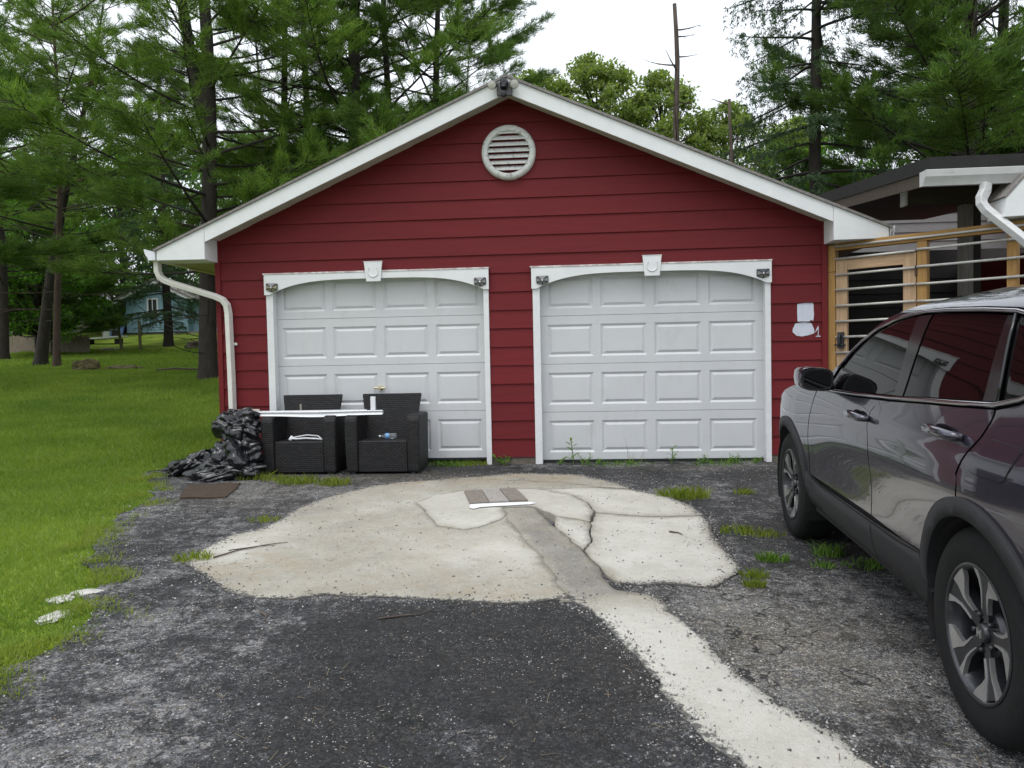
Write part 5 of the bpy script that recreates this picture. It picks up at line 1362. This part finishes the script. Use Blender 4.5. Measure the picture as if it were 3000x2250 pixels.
put(pF, 11.5, 12.5, 'second dark pine behind the house at the far right edge', rotz=3.0)
bA = broadleaf(21, 13, .16, 3.3, M['leafy'], M['bark'], 170, 120, .17, .30)
bB = broadleaf(22, 9, .16, 3.6, M['leaf'], M['bark'], 110, 130, .16, .12)
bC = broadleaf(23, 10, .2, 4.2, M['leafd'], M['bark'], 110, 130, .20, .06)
for i, (x, y, sc, rz, lab) in enumerate(((-1.2, 27, .93, 0, 'yellow green broadleaf tree just right of the ridge, far behind'), (1.7, 27.5, .98, 1.2, 'yellow green broadleaf tree between the ridge and the bare dead trunk'), (4.6, 27, .90, 2.2, 'yellow green broadleaf tree right behind the bare dead trunk'), (7.6, 28, .80, 3.3, 'yellow green broadleaf tree between the dead trunk and the broken snag'), (10.6, 28, .74, 4.0, 'yellow green broadleaf tree right of the broken snag'))):
    put(bA, x, y, lab, 'far broadleaf trees behind the garage', rz, sc, i == 0)
for i, (x, y, sc, rz, lab) in enumerate(((9.7, 15.5, .80, 0, 'bright green broadleaf tree right of the spruce trunk'), (13.0, 16.5, .95, 1.5, 'bright green broadleaf tree above the breezeway roof'), (16.5, 19, 1.0, 2.5, 'bright green broadleaf tree at the right edge behind the dark pine'), (-23.5, 24.5, .85, 3.5, 'bright green broadleaf tree left of the leaning pair'), (-28.0, 31.0, .85, 4.2, 'low bright green tree behind the picket fence, left of the blue house'))):
    put(bB, x, y, lab, None, rz, sc, i == 0)
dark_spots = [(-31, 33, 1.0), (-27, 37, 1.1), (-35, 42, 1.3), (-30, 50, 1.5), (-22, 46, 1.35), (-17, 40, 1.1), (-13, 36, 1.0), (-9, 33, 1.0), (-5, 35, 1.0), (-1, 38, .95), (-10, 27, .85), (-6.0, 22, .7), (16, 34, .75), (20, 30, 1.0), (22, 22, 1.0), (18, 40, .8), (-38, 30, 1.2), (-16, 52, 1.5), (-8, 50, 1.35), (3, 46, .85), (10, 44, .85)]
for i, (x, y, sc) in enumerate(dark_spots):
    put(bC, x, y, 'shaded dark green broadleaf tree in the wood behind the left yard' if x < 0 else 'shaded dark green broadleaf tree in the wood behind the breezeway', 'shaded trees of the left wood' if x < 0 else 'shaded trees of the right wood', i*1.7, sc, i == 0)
# dead trunks
def dead(seed, H, r, nb, Lb):
    rng = np.random.default_rng(seed); wd = Wood()
    hs_ = np.linspace(-.3, H, 14); wd.b.tube([(.03*math.sin(h*2), .03*math.cos(h*1.7), h) for h in hs_], [r*(1.1-.65*max(0, h)/H) for h in hs_], 9)
    for i in range(nb):
        h = H*rng.uniform(.35, .99); a = rng.uniform(0, 6.28); L = Lb*rng.uniform(.3, 1)*(1.1-.5*h/H); el = rng.uniform(-.15, .5); d_ = np.array([math.cos(a), math.sin(a), el]); p = np.array([0, 0, h])
        P = [p+d_*L*s+np.array([0, 0, .15*L*s*s]) for s in np.linspace(0, 1, 5)]; wd.limb(P, .022, .005, 4)
        for _ in range(4):
            s = rng.integers(1, 5); a2 = a+rng.uniform(-1, 1); wd.limb([P[s], P[s]+np.array([math.cos(a2), math.sin(a2), rng.uniform(-.4, .6)])*L*rng.uniform(.1, .3)], .008, .003, 3)
    t = empty('dead_tree'); wd.b.build('trunk', M['deadwood'], t, smooth=True); return t
put(dead(31, 8.3, .10, 15, 1.25), 2.87, 9.77, 'bare dead trunk with a few thin twigs standing against the sky', first=True)
put(dead(32, 5.6, .065, 12, 1.1), 3.69, 7.83, 'short broken grey snag behind the right roof slope', first=True)

# ------------------------------------------------------------------ far left yard: fences, posts, blue house and clutter
M['picket'] = mat('grey_weathered_picket', (.20, .165, .125), .9, .35, 5, .4, 30, stretch=(6, 6, .8))
M['blueside'] = mat('pale_blue_siding', (.20, .33, .40), .7, .1, 4)
M['bluewhite'] = mat('white_house_trim', (.60, .62, .64), .6, .08, 6)
M['tarpblue'] = mat('blue_tarpaulin', (.13, .22, .42), .5, .25, 4)
M['postwood'] = mat('mossy_wood_post', (.12, .11, .06), .9, .35, 8, .5, 30, stretch=(4, 4, .7))
M['winglass'] = mat('dark_window_glass', (.03, .035, .04), .1, .2, 5)
M['mossrock'] = mat('mossy_stump', (.10, .085, .035), .95, .4, 9, .8, 30)
pf = empty('picket_fence', (-24.5, 26.4, gz(-24.5, 26.4)), 'low grey weathered picket fence behind the leaning pair of trunks', 'fence')
A0, B0 = Vector((-28.4, 27.3)), Vector((-22.1, 25.9)); npk = 56
rngp = random.Random(4)
for i in range(npk):
    p = A0.lerp(B0, i/(npk-1)); h = .78+rngp.uniform(-.07, .05)+(.0 if i < 40 else .05); z0 = gz(p.x, p.y)-pf.location.z
    b = MB(); x, y = p.x+24.5, p.y-26.4; hw = .050; tl = rngp.uniform(-.02, .02)
    b.add([(x-hw, y, z0-.05), (x+hw, y, z0-.05), (x+hw+tl, y, z0+h-.05), (x+tl, y, z0+h), (x-hw+tl, y, z0+h-.05)]+[(x-hw, y+.02, z0-.05), (x+hw, y+.02, z0-.05), (x+hw+tl, y+.02, z0+h-.05), (x+tl, y+.02, z0+h), (x-hw+tl, y+.02, z0+h-.05)], [(0, 1, 2, 3, 4), (9, 8, 7, 6, 5)]+[(k, 5+k, 5+(k+1) % 5, (k+1) % 5) for k in range(5)])
    b.build('picket', M['picket'], pf)
for zz in (.2, .55):
    b = MB(); zA_, zB_ = gz(*A0)-pf.location.z+zz, gz(*B0)-pf.location.z+zz
    b.tube([(A0.x+24.5, A0.y-26.4+.04, zA_), (B0.x+24.5, B0.y-26.4+.04, zB_)], .03, rect=(.02, .04)); b.build('fence_rail', M['picket'], pf)
for (x, y, h, lean_, lab) in ((-20.97, 26.71, 1.15, .14, 'mossy wooden post tilting left beside the picket fence'), (-20.02, 26.62, 1.35, 0, 'upright mossy wooden post between the tilted one and the hemlock'), (-8.69, 9.9, .92, .02, 'dark wooden post close beside the forked pine trunk')):
    t = empty('fence_post', (x, y, gz(x, y)), lab, 'post'); b = MB(); b.tube([(0, 0, -.2), (-lean_*h*.5, 0, h*.5), (-lean_*h, 0, h)], [.075, .07, .065] if h > 1 else [.055, .055, .05], 8); b.build('post_shaft', M['postwood'], t)
def lump(name, x, y, size, seed, m, label, cat, dz=0):
    bm = bmesh.new(); bmesh.ops.create_icosphere(bm, subdivisions=4, radius=1)
    for v in bm.verts:
        d = v.co.normalized(); r_ = 1+.35*noise.fractal(d*1.7+Vector((seed, 0, 0)), 1, 2, 4); v.co = Vector((d.x*r_*size[0], d.y*r_*size[1], d.z*r_*size[2]))
    me = bpy.data.meshes.new(name); bm.to_mesh(me); bm.free(); me.materials.append(m); o = bpy.data.objects.new(name, me); COL.objects.link(o); o.location = (x, y, gz(x, y)+dz); tag(o, label, cat); return o
lump('tree_stump', -12.82, 11.49, (.42, .35, .30), 3, M['mossrock'], 'mossy rotten stump in the middle of the lawn', 'stump')
lump('dirt_heap', -12.0, 11.9, (.55, .35, .14), 5, M['mossrock'], 'low mound of dirt right of the mossy stump', 'mound', -.02)
lump('brush_heap', -17.3, 27.6, (.9, .5, .28), 7, M['deadwood'], 'reddish brown brush heap right of the hemlock trunk', 'brush')
lump('stone_heap', -21.7, 26.9, (.55, .3, .10), 9, M['c_tan'], 'pale rubble at the foot of the tilted post', 'rubble')
t = empty('fallen_branch', (-9.9, 10.9, gz(-9.9, 10.9)+.04), 'long fallen branch lying in the grass left of the dark post', 'branch'); b = MB(); b.tube([(-.6, 0, .0), (-.1, .05, .03), (.5, -.05, 0), (.95, 0, .02)], [.02, .03, .025, .015], 6); b.build('branch_wood', M['deadwood'], t, smooth=True)
# blue house
bh = empty('blue_house', (-23, 34, gz(-23, 34)), 'small pale blue house with grey roof behind the hemlock', 'house')
zb_ = gz(-23, 34)
def hb(name, m, f, par=None, **k):
    b = MB(); f(b); return b.build(name, m, par if par else bh, **k)
hb('basement_wall', M['greypost'], lambda b: b.box(-2.0, 3.4, .05, 5, -.6, .12))
for k in range(16):
    z0 = .12+k*.13
    hb('siding_board', M['blueside'], lambda b: b.add([(-2.05, -.03, z0), (1.6, -.03, z0), (1.6, .0, z0+.132), (-2.05, .0, z0+.132), (-2.05, .04, z0), (1.6, .04, z0)], [(0, 1, 2, 3), (0, 4, 5, 1)]))
hb('gable_wall', M['blueside'], lambda b: b.prism([(-2.05, .1), (1.6, .1), (1.6, 2.15), (-.2, 3.0), (-2.05, 2.15)], .005, 5))
for s in (-1, 1):
    hb('roof', M['roof'], lambda b: b.prism([(-.2, 3.14), (-.2, 3.04), (-.2+s*2.3, 1.92), (-.2+s*2.35, 2.0)][::s], -.45, 5.3))
    hb('rake_board', M['bluewhite'], lambda b: b.prism([(-.2, 3.04), (-.2, 2.86), (-.2+s*2.3, 1.76), (-.2+s*2.3, 1.92)][::s], -.42, -.38))
wf = hb('window', M['bluewhite'], lambda b: (b.box(-.78, -.70, -.07, -.01, 1.15, 2.05), b.box(-.20, -.12, -.07, -.01, 1.15, 2.05), b.box(-.70, -.20, -.07, -.01, 1.97, 2.05), b.box(-.80, -.10, -.09, -.01, 1.08, 1.15), b.box(-.48, -.44, -.06, -.01, 1.15, 1.97)))
for x0, x1 in ((-.70, -.48), (-.44, -.20)): hb('pane', M['winglass'], lambda b: b.box(x0, x1, -.03, -.012, 1.15, 1.97), wf)
hb('wing_wall', M['blueside'], lambda b: b.box(1.62, 6.5, .4, 5, -.2, 1.9))
hb('wing_roof', M['roof'], lambda b: b.prism([(1.6, 1.9), (6.8, 1.9), (6.8, 2.0), (4.5, 2.9), (1.6, 2.9)], .0, 5.2))
hb('step', M['greypost'], lambda b: (b.box(.5, 1.3, -.9, -.05, -.4, -.1), b.box(.6, 1.25, -.6, -.05, -.1, .1)))
hb('rain_pipe', M['bluewhite'], lambda b: b.tube([(2.4, .33, 1.9), (2.4, .33, .1), (2.4, .1, -.1), (2.25, -.1, -.2)], .05, 8))
V = [(-3.3, -.6, -.25), (-2.1, -.5, -.1), (-2.08, .2, 1.6), (-2.2, -.1, .9), (-2.75, -.5, .15), (-2.4, .4, .9)]
o = mesh('blue_tarpaulin', [(x-23, y+34, z+zb_) for x, y, z in V]+[(x-23, y+34.1, z+zb_-.02) for x, y, z in V], [(0, 1, 3, 4), (1, 2, 3), (4, 3, 2, 5), (6, 10, 9, 7), (7, 9, 8), (10, 11, 8, 9), (0, 4, 10, 6), (4, 5, 11, 10)], M['tarpblue']); tag(o, 'blue tarpaulin draped against the left wall of the blue house', 'tarp')
def boards(name, x0, x1, y, z, label, cat, h=.06, dpt=.5, tilt=0):
    t = empty(name, ((x0+x1)/2, y, z), label, cat); hw = (x1-x0)/2; b = MB(); b.add([(-hw, -dpt/2, -h-tilt), (hw, -dpt/2, -h+tilt), (hw, dpt/2, -h+tilt), (-hw, dpt/2, -h-tilt), (-hw, -dpt/2, -tilt), (hw, -dpt/2, tilt), (hw, dpt/2, tilt), (-hw, dpt/2, -tilt)], [(0, 3, 2, 1), (4, 5, 6, 7), (0, 1, 5, 4), (1, 2, 6, 5), (2, 3, 7, 6), (3, 0, 4, 7)]); b.build('slab_top', M['bluewhite'], t)
    for sx in (-.7, .7):
        b = MB(); b.box(sx*hw-.12, sx*hw+.12, -dpt/3, dpt/3, gz((x0+x1)/2, y)-z-.05, -h-.03); b.build('block_support', M['darkboard'], t)
boards('white_board', -24.95, -22.7, 29.85, gz(-24, 29.85)+.32, 'long white board resting on dark blocks before the blue house', 'board', .07, .6, .06)
boards('white_bench', -25.4, -24.7, 32.4, gz(-25, 32.4)+.50, 'small white bench top left of the blue tarpaulin', 'bench', .05, .3)
t = empty('white_bucket', (-24.97, 31.85, gz(-24.97, 31.85)), 'white bucket standing on the grass under the small bench', 'bucket'); b = MB(); b.lathe([(.0001, 0), (.15, 0), (.19, .40), (.20, .40), (.20, .43), (.17, .42), (.0001, .38)], 16, 'Z'); b.build('pail', M['bluewhite'], t, auto=40)
ff = empty('board_fence', (-33, 40, gz(-33, 40)), 'dim grey board fence in the shade at the back of the yard', 'fence')
for i in range(60):
    x = -8+i*.27; xx, yy_ = x-33, 40+.12*x; z0 = gz(xx, yy_)-ff.location.z; b = MB(); b.box(x-.125, x+.125, .12*x, .12*x+.03, z0-.2, z0+1.75+.04*math.sin(i*7.3)); b.build('fence_board', M['greypost'], ff)

# ------------------------------------------------------------------ lawn grass, gravel, weeds
from bpy import context as _c
LE = LAWN_EDGE
_ey = np.array([p[1] for p in LE]); _ex = np.array([p[0] for p in LE])
def edge_x(y):
    o_ = np.argsort(_ey); return np.interp(y, _ey[o_], _ex[o_])
def gzv(y): return np.where(y < 0, -.085+.027*y, np.interp(y, [0, 8.5, 12, 25, 34, 45, 60, 90, 200], [-.085, .74, .96, 1.5, 2.75, 3.6, 4.8, 8, 18]))
def lawn_z(x, y):
    z = gzv(y)-.012
    nz = np.array([noise.noise((a*.25, b_*.25, 0)) for a, b_ in zip(x, y)])
    return z+nz*.06*np.where(y > 1, 1, .1)*np.clip((y-.5)/3, 0, 1)
def grass_patch(rng, n, x0, x1, y0, y1, h, w_, keep):
    x = rng.uniform(x0, x1, n); y = rng.uniform(y0, y1, n); k = keep(x, y); x, y = x[k], y[k]; n = len(x)
    z = lawn_z(x, y)-.004; a = rng.uniform(0, 6.28, n); hh = h*rng.uniform(.45, 1.25, n); ww = w_*rng.uniform(.7, 1.3, n)
    le = rng.normal(0, .55, (n, 2))*hh[:, None]; c, s_ = np.cos(a), np.sin(a)
    V = np.stack([np.c_[x-c*ww/2, y-s_*ww/2, z], np.c_[x+c*ww/2, y+s_*ww/2, z], np.c_[x+le[:, 0], y+le[:, 1], z+hh]], 1).reshape(-1, 3)
    return V
rng = np.random.default_rng(5)
def kp(thin):
    def f(x, y):
        d = edge_x(np.clip(y, -12, .13))-x+.06*np.sin(y*9)+.04*np.sin(y*23)
        d = np.where(y > .13, -3.70-x, d)
        return (d > rng.exponential(.06, len(x))-.05)
    return f
Vs = [grass_patch(rng, 130000, -6.2, -1.9, -6.2, -.0, .050, .0085, kp(1)), grass_patch(rng, 150000, -12, -3.3, -.0, 5, .060, .014, kp(1)), grass_patch(rng, 80000, -11.5, -5.5, -4, .5, .06, .016, kp(1)),
      grass_patch(rng, 120000, -16, -3.6, 5, 13, .075, .024, kp(1)), grass_patch(rng, 70000, -26, -7, 13, 27, .10, .045, kp(1))]
Vg = np.concatenate(Vs); o = np_mesh('lawn_grass', Vg, np.arange(len(Vg), dtype=np.int32).reshape(-1, 3), M['grass']); tag(o, 'short mown grass blades of the lawn', kind='stuff')
# rough yellowing fringe along the asphalt
def fringe(n, keep, h, w_):
    y = rng.uniform(-6, -.2, n); x = edge_x(y)+rng.normal(-.04, .13, n)+.12*np.sin(y*5.3)*np.sin(y*2.1); k = keep(x, y); x, y = x[k], y[k]; n = len(x); z = gzv(y)-.01
    a = rng.uniform(0, 6.28, n); hh = h*rng.uniform(.4, 1.4, n); ww = w_*rng.uniform(.7, 1.3, n); le = rng.normal(0, .7, (n, 2))*hh[:, None]; c, s_ = np.cos(a), np.sin(a)
    return np.stack([np.c_[x-c*ww/2, y-s_*ww/2, z], np.c_[x+c*ww/2, y+s_*ww/2, z], np.c_[x+le[:, 0], y+le[:, 1], z+hh]], 1).reshape(-1, 3)
Vf = fringe(20000, lambda x, y: np.array([noise.noise((a*3, b_*3, 4)) > .02 for a, b_ in zip(x, y)]), .042, .008)
o = np_mesh('fringe_grass', Vf, np.arange(len(Vf), dtype=np.int32).reshape(-1, 3), M['drygrass']); tag(o, 'yellowing grass creeping over the asphalt edge', kind='stuff')

def pebbles(name, n, pos, smin, smax, m, label):
    base = np.array([(1, 0, 0), (-1, 0, 0), (0, 1, 0), (0, -1, 0), (0, 0, .7), (0, 0, -.5)], float); tri = np.array([(0, 2, 4), (2, 1, 4), (1, 3, 4), (3, 0, 4), (2, 0, 5), (1, 2, 5), (3, 1, 5), (0, 3, 5)])
    P = pos(n); n = len(P); s_ = smin+(smax-smin)*rng.random(n)**4.5; q = rng.uniform(.55, 1.3, (n, 6, 1))*base*s_[:, None, None]; a = rng.uniform(0, 6.28, n); c, sn = np.cos(a), np.sin(a)
    V = np.stack([q[..., 0]*c[:, None]-q[..., 1]*sn[:, None], q[..., 0]*sn[:, None]+q[..., 1]*c[:, None], q[..., 2]], -1)+P[:, None, :]
    F = (tri[None]+np.arange(n)[:, None, None]*6).reshape(-1, 3)
    o = np_mesh(name, V.reshape(-1, 3), F, m); tag(o, label, kind='stuff')
from mathutils import geometry as _g
def in_poly(px_, py_, P):
    ins = np.zeros(len(px_), bool); x2, y2 = P[-1]
    for (x1, y1) in P:
        c = ((y1 > py_) != (y2 > py_))
        with np.errstate(divide='ignore', invalid='ignore'): ins ^= c & (px_ < (x2-x1)*(py_-y1)/(y2-y1)+x1)
        x2, y2 = x1, y1
    return ins
CON = OUTER
def surf(x, y):
    ic = in_poly(x, y, CON); d = np.array([drv_z(a, b_) for a, b_ in zip(x, y)]); m_ = np.array([con_z(a, b_, .002) for a, b_ in zip(x, y)])
    return np.where(ic, m_, d)
def spread_pos(dens):
    def f(n):
        y = -.25-5.8*rng.random(n)**.9; x = rng.uniform(-3.9, 3.2, n); k = x > edge_x(y)-.12
        w_ = np.array([.5+.8*noise.noise((a*1.3, b_*1.3, 7)) for a, b_ in zip(x, y)]); ic = in_poly(x, y, CON)
        ed = np.exp(-((x-edge_x(y))/.5)**2); nearwall = np.exp(-((y+.7)/.35)**2)*.5
        dk = np.exp(-(((x+.3)/1.0)**2+((y+5.3)/.8)**2)**2); k &= rng.random(n) < np.where(ic, .16*dens, (w_*.55+ed*.5+nearwall)*dens*(1-.6*dk)); x, y = x[k], y[k]
        return np.c_[x, y, surf(x, y)+.001]
    return f
M['peb'] = mat('white_limestone_chips', (.46, .455, .44), .8, .15, 40)
M['pebd'] = mat('dark_stone_chips', (.05, .05, .055), .8, .3, 40)
M['pebg'] = mat('grey_stone_chips', (.22, .21, .20), .8, .3, 40)
pebbles('limestone_gravel', 10000, spread_pos(.7), .0016, .0095, M['peb'], 'scattered white limestone chips on asphalt and concrete')
pebbles('grey_gravel', 14000, spread_pos(1), .003, .011, M['pebg'], 'scattered grey stone chips on the asphalt')
pebbles('dark_gravel', 1300, lambda n: (lambda x, y: np.c_[x, y, surf(x, y)+.001])(*(lambda x, y, k: (x[k], y[k]))(*(lambda x, y: (x, y, in_poly(x, y, CON)))(rng.uniform(-2.3, 1.5, n), rng.uniform(-6.2, -.6, n)))), .003, .008, M['pebd'], 'dark asphalt crumbs scattered on the pale concrete')
def rim_pos(n):
    P = np.array(CON[:-1]); Q = np.roll(P, -1, 0); ln = np.hypot(*(Q-P).T); k = rng.choice(len(P), n, p=ln/ln.sum()); u = rng.random((n, 1)); p = P[k]*(1-u)+Q[k]*u+rng.normal(0, .045, (n, 2))
    return np.c_[p, surf(p[:, 0], p[:, 1])+.001]
pebbles('rim_gravel', 4500, rim_pos, .003, .010, M['pebg'], 'grey chips along the crumbling rim of the concrete')
pebbles('rim_crumbs', 1800, rim_pos, .002, .009, M['pebd'], 'black asphalt crumbs along the rim of the concrete')
pebbles('rim_chips', 2200, rim_pos, .002, .009, M['peb'], 'white chips along the rim of the concrete')
# pine needles and small twigs
n = 800; y = rng.uniform(-6.0, -.3, n); x = rng.uniform(-3, 2.6, n); a = rng.uniform(0, 3.14, n); Ln = .02+.05*rng.random(n)**2; z = surf(x, y)+.006
V = np.stack([np.c_[x-np.cos(a)*Ln/2, y-np.sin(a)*Ln/2, z], np.c_[x+np.cos(a)*Ln/2, y+np.sin(a)*Ln/2, z+.002], np.c_[x+np.cos(a)*Ln/2-np.sin(a)*.003, y+np.sin(a)*Ln/2+np.cos(a)*.003, z+.001], np.c_[x-np.cos(a)*Ln/2-np.sin(a)*.003, y-np.sin(a)*Ln/2+np.cos(a)*.003, z]], 1).reshape(-1, 3)
M['straw'] = mat('dry_pine_straw', (.13, .10, .065), .9, .4, 20)
o = np_mesh('pine_straw', V, np.arange(len(V), dtype=np.int32).reshape(-1, 4), M['straw']); tag(o, 'dry pine needles strewn over the driveway', kind='stuff')
# twigs
def twig(pts, label, r=.006):
    t = empty('dead_twig', (pts[0][0], pts[0][1], gz(*pts[0])+.02), label, 'twig'); b = MB(); x0, y0 = pts[0]
    b.tube([(x-x0, y-y0, float(surf(np.array([x]), np.array([y]))[0])-t.location.z+.008) for x, y in pts], [r*(1-.6*i/(len(pts)-1)) for i in range(len(pts))], 5); b.build('twig_wood', M['deadwood'], t, smooth=True)
twig([(-.67, -4.66), (-.56, -4.62), (-.47, -4.60), (-.40, -4.52)], 'dead twig on the dark asphalt in front of the concrete')
twig([(-2.03, -3.62), (-1.93, -3.45), (-1.78, -3.33), (-1.66, -3.28)], 'long thin twig on the left tip of the concrete')
twig([(-2.0, -3.47), (-1.85, -3.38), (-1.72, -3.35)], 'short twig beside the long one on the concrete tip', .004)
twig([(-1.32, -4.58), (-1.27, -4.63), (-1.25, -4.70)], 'bent twig on the asphalt below the concrete left edge', .007)
twig([(1.0, -3.02), (1.06, -3.05), (1.08, -3.10)], 'dark twig lying on the right whitish slab', .007)
M['pebg2'] = mat('pale_flat_stone', (.42, .41, .38), .85, .25, 9, .5, 60)
# pale flat stones at the lawn edge
for (x, y, s_, lab) in ((-2.58, -4.36, (.07, .075, .014), 'flat white stone at the lawn edge, upper of the three'), (-2.50, -4.24, (.085, .055, .016), 'flat white stone nearest the asphalt at the lawn edge'), (-2.43, -4.62, (.07, .11, .016), 'flat white stone at the lawn edge, lowest of the three')):
    lump('flat_stone', x, y, s_, x*9, M['pebg2'], lab, 'stone', -.004)
# grass tufts and weeds
def tuft(x, y, n, h, rad, m, label, name='grass_tuft', wd_=.007, group=None):
    r_ = np.random.default_rng(int(abs(x*1000+y*77))); t = empty(name, (x, y, float(surf(np.array([x]), np.array([y]))[0])), label, 'grass tuft' if name == 'grass_tuft' else 'weed', group)
    a = r_.uniform(0, 6.28, n); rr = rad*r_.random(n)**.7; bx, by = rr*np.cos(a)*1.4, rr*np.sin(a)*.8; hh = h*r_.uniform(.4, 1.2, n); le = r_.normal(0, .55, (n, 2))*hh[:, None]; f = r_.uniform(0, 6.28, n); c, s_ = np.cos(f)*wd_/2, np.sin(f)*wd_/2
    mid = np.c_[bx+le[:, 0]*.35, by+le[:, 1]*.35, hh*.6]; B_ = np.c_[bx, by, np.zeros(n)-.01]; T_ = np.c_[bx+le[:, 0], by+le[:, 1], hh]; W_ = np.c_[c, s_, np.zeros(n)]
    V = np.stack([B_-W_, B_+W_, mid+W_*.8, T_, mid-W_*.8], 1).reshape(-1, 3); np_mesh('blades', V, np.arange(len(V), dtype=np.int32).reshape(-1, 5), m, t)
def broad_weed(x, y, h, nl, ls, label, stems=1, name='leafy_weed'):
    r_ = np.random.default_rng(int(abs(x*991+y*31))); t = empty(name, (x, y, float(surf(np.array([x]), np.array([y]))[0])), label, 'weed'); sb = MB(); L_ = MB()
    for sidx in range(stems):
        lx, ly = r_.normal(0, .12*h, 2)+(r_.normal(0, .05, 2) if stems > 1 else 0); P = [Vector((0 if sidx == 0 else lx*.3, 0 if sidx == 0 else ly*.3, -.01)), Vector((lx*.4, ly*.4, h*.5)), Vector((lx, ly, h))]
        sb.tube(P, [.006, .005, .003], 5)
        for i in range(nl):
            u = .12+.88*i/max(1, nl-1); p = P[0].lerp(P[2], u); a = i*2.4+r_.uniform(-.4, .4); l = ls*(1.15-.5*u)*r_.uniform(.7, 1.2); d_ = Vector((math.cos(a), math.sin(a), .45)); sd_ = Vector((-math.sin(a), math.cos(a), 0))
            q_ = [p, p+d_*l*.3+sd_*l*.16, p+d_*l*.45+sd_*l*.09, p+d_*l*.62+sd_*l*.17, p+d_*l*.78+sd_*l*.07, p+d_*l+Vector((0, 0, -l*.25)), p+d_*l*.78-sd_*l*.07, p+d_*l*.62-sd_*l*.17, p+d_*l*.45-sd_*l*.09, p+d_*l*.3-sd_*l*.16]
            for k in range(1, 5): L_.add([q_[k], q_[k+1], q_[10-k-1] if k < 4 else q_[6], q_[10-k]], [(0, 1, 2, 3)]) if k < 4 else L_.add([q_[4], q_[5], q_[6]], [(0, 1, 2)])
            L_.add([q_[0], q_[1], q_[9]], [(0, 1, 2)])
    sb.build('stem', M['weed'], t); L_.build('leaf', M['weed'], t)
yw = -.055
broad_weed(.34, yw, .30, 14, .12, 'tall spiky thistle in front of the right garage door', name='thistle', stems=1)
broad_weed(1.40, yw, .17, 9, .10, 'smaller thistle right of the tall one at the right door', name='thistle')
wl = [(-.41, .10, 8, .11, 'broad leaved weed at the foot of the red post between the doors'), (.17, .07, 6, .07, 'low leafy weed at the left jamb of the right door'), (.62, .06, 6, .07, 'low leafy weed between the two thistles, nearer the tall one'), (.92, .06, 6, .06, 'low leafy weed between the two thistles, nearer the small one'), (1.72, .08, 7, .08, 'low leafy weed just right of the small thistle'), (2.02, .09, 7, .09, 'leafy weed at the right door, second from the right jamb'), (2.28, .07, 6, .08, 'leafy weed at the right jamb of the right door'), (.48, .10, 7, .08, 'leafy weed at the base of the tall thistle'), (-1.12, .05, 6, .06, 'low leafy weed under the left door right of the armchair')]
for x, h, nl, ls, lab in wl: broad_weed(x, yw+.0, h, nl, ls, lab, stems=2)
tl = [(-1.02, -.02, 240, .055, .20, 'weed', 'strip of green tufts under the left door'), (-.78, -.03, 160, .05, .13, 'drygrass', 'small yellowing tuft at the right jamb of the left door'), (.80, -.05, 200, .045, .30, 'weed', 'thin line of green tufts under the right door'), (1.9, -.05, 180, .05, .30, 'weed', 'green tufts under the right end of the right door'),
      (-3.0, -.74, 260, .085, .15, 'drygrass', 'yellowing grass tuft before the left armchair, nearest the bags'), (-2.42, -1.0, 300, .085, .15, 'drygrass', 'yellowing grass tuft before the left armchair, middle one'), (-2.02, -1.10, 260, .08, .13, 'drygrass', 'yellowing grass tuft before the gap between the armchairs'), (-2.72, -.82, 120, .06, .12, 'drygrass', 'thin tuft between the bag side tuft and the middle one'),
      (1.27, -1.78, 420, .09, .17, 'drygrass', 'large grass tuft on the asphalt behind the whitish slab'), (1.50, -2.95, 120, .06, .11, 'drygrass', 'grass tuft at the right rim of the whitish slab'), (1.66, -3.03, 90, .05, .10, 'drygrass', 'small grass tuft between the whitish slab and the front wheel'), (1.56, -3.62, 170, .05, .075, 'weed', 'green weed tuft between the slab and the car, upper one'), (1.37, -3.95, 120, .045, .06, 'drygrass', 'grass tuft at the lower right rim of the slab'), (1.33, -4.12, 110, .045, .045, 'drygrass', 'lowest grass tuft at the lower right rim of the slab'),
      (1.93, -3.52, 120, .08, .07, 'weed', 'small green weed beside the car sill'), (2.1, -3.75, 120, .05, .14, 'weed', 'low weeds under the car sill'), (1.82, -3.75, 60, .04, .06, 'weed', 'tiny weed left of the low ones by the car'), (1.83, -1.62, 110, .05, .07, 'drygrass', 'small tuft beside the front wheel'), (-2.17, -3.62, 140, .045, .10, 'drygrass', 'brownish tuft at the left tip of the concrete'), (-2.12, -2.55, 90, .04, .10, 'drygrass', 'sparse tuft at the left concrete edge')]
for x, y, n, h, rad, m, lab in tl: tuft(x, y, n, h, rad, M[m], lab)
for x, lab in ((1.0, "dry seed stalk before the right door"),):
    tuft(x, yw, 7, .26, .05, M['straw'], lab, 'seed_stalk', .004)
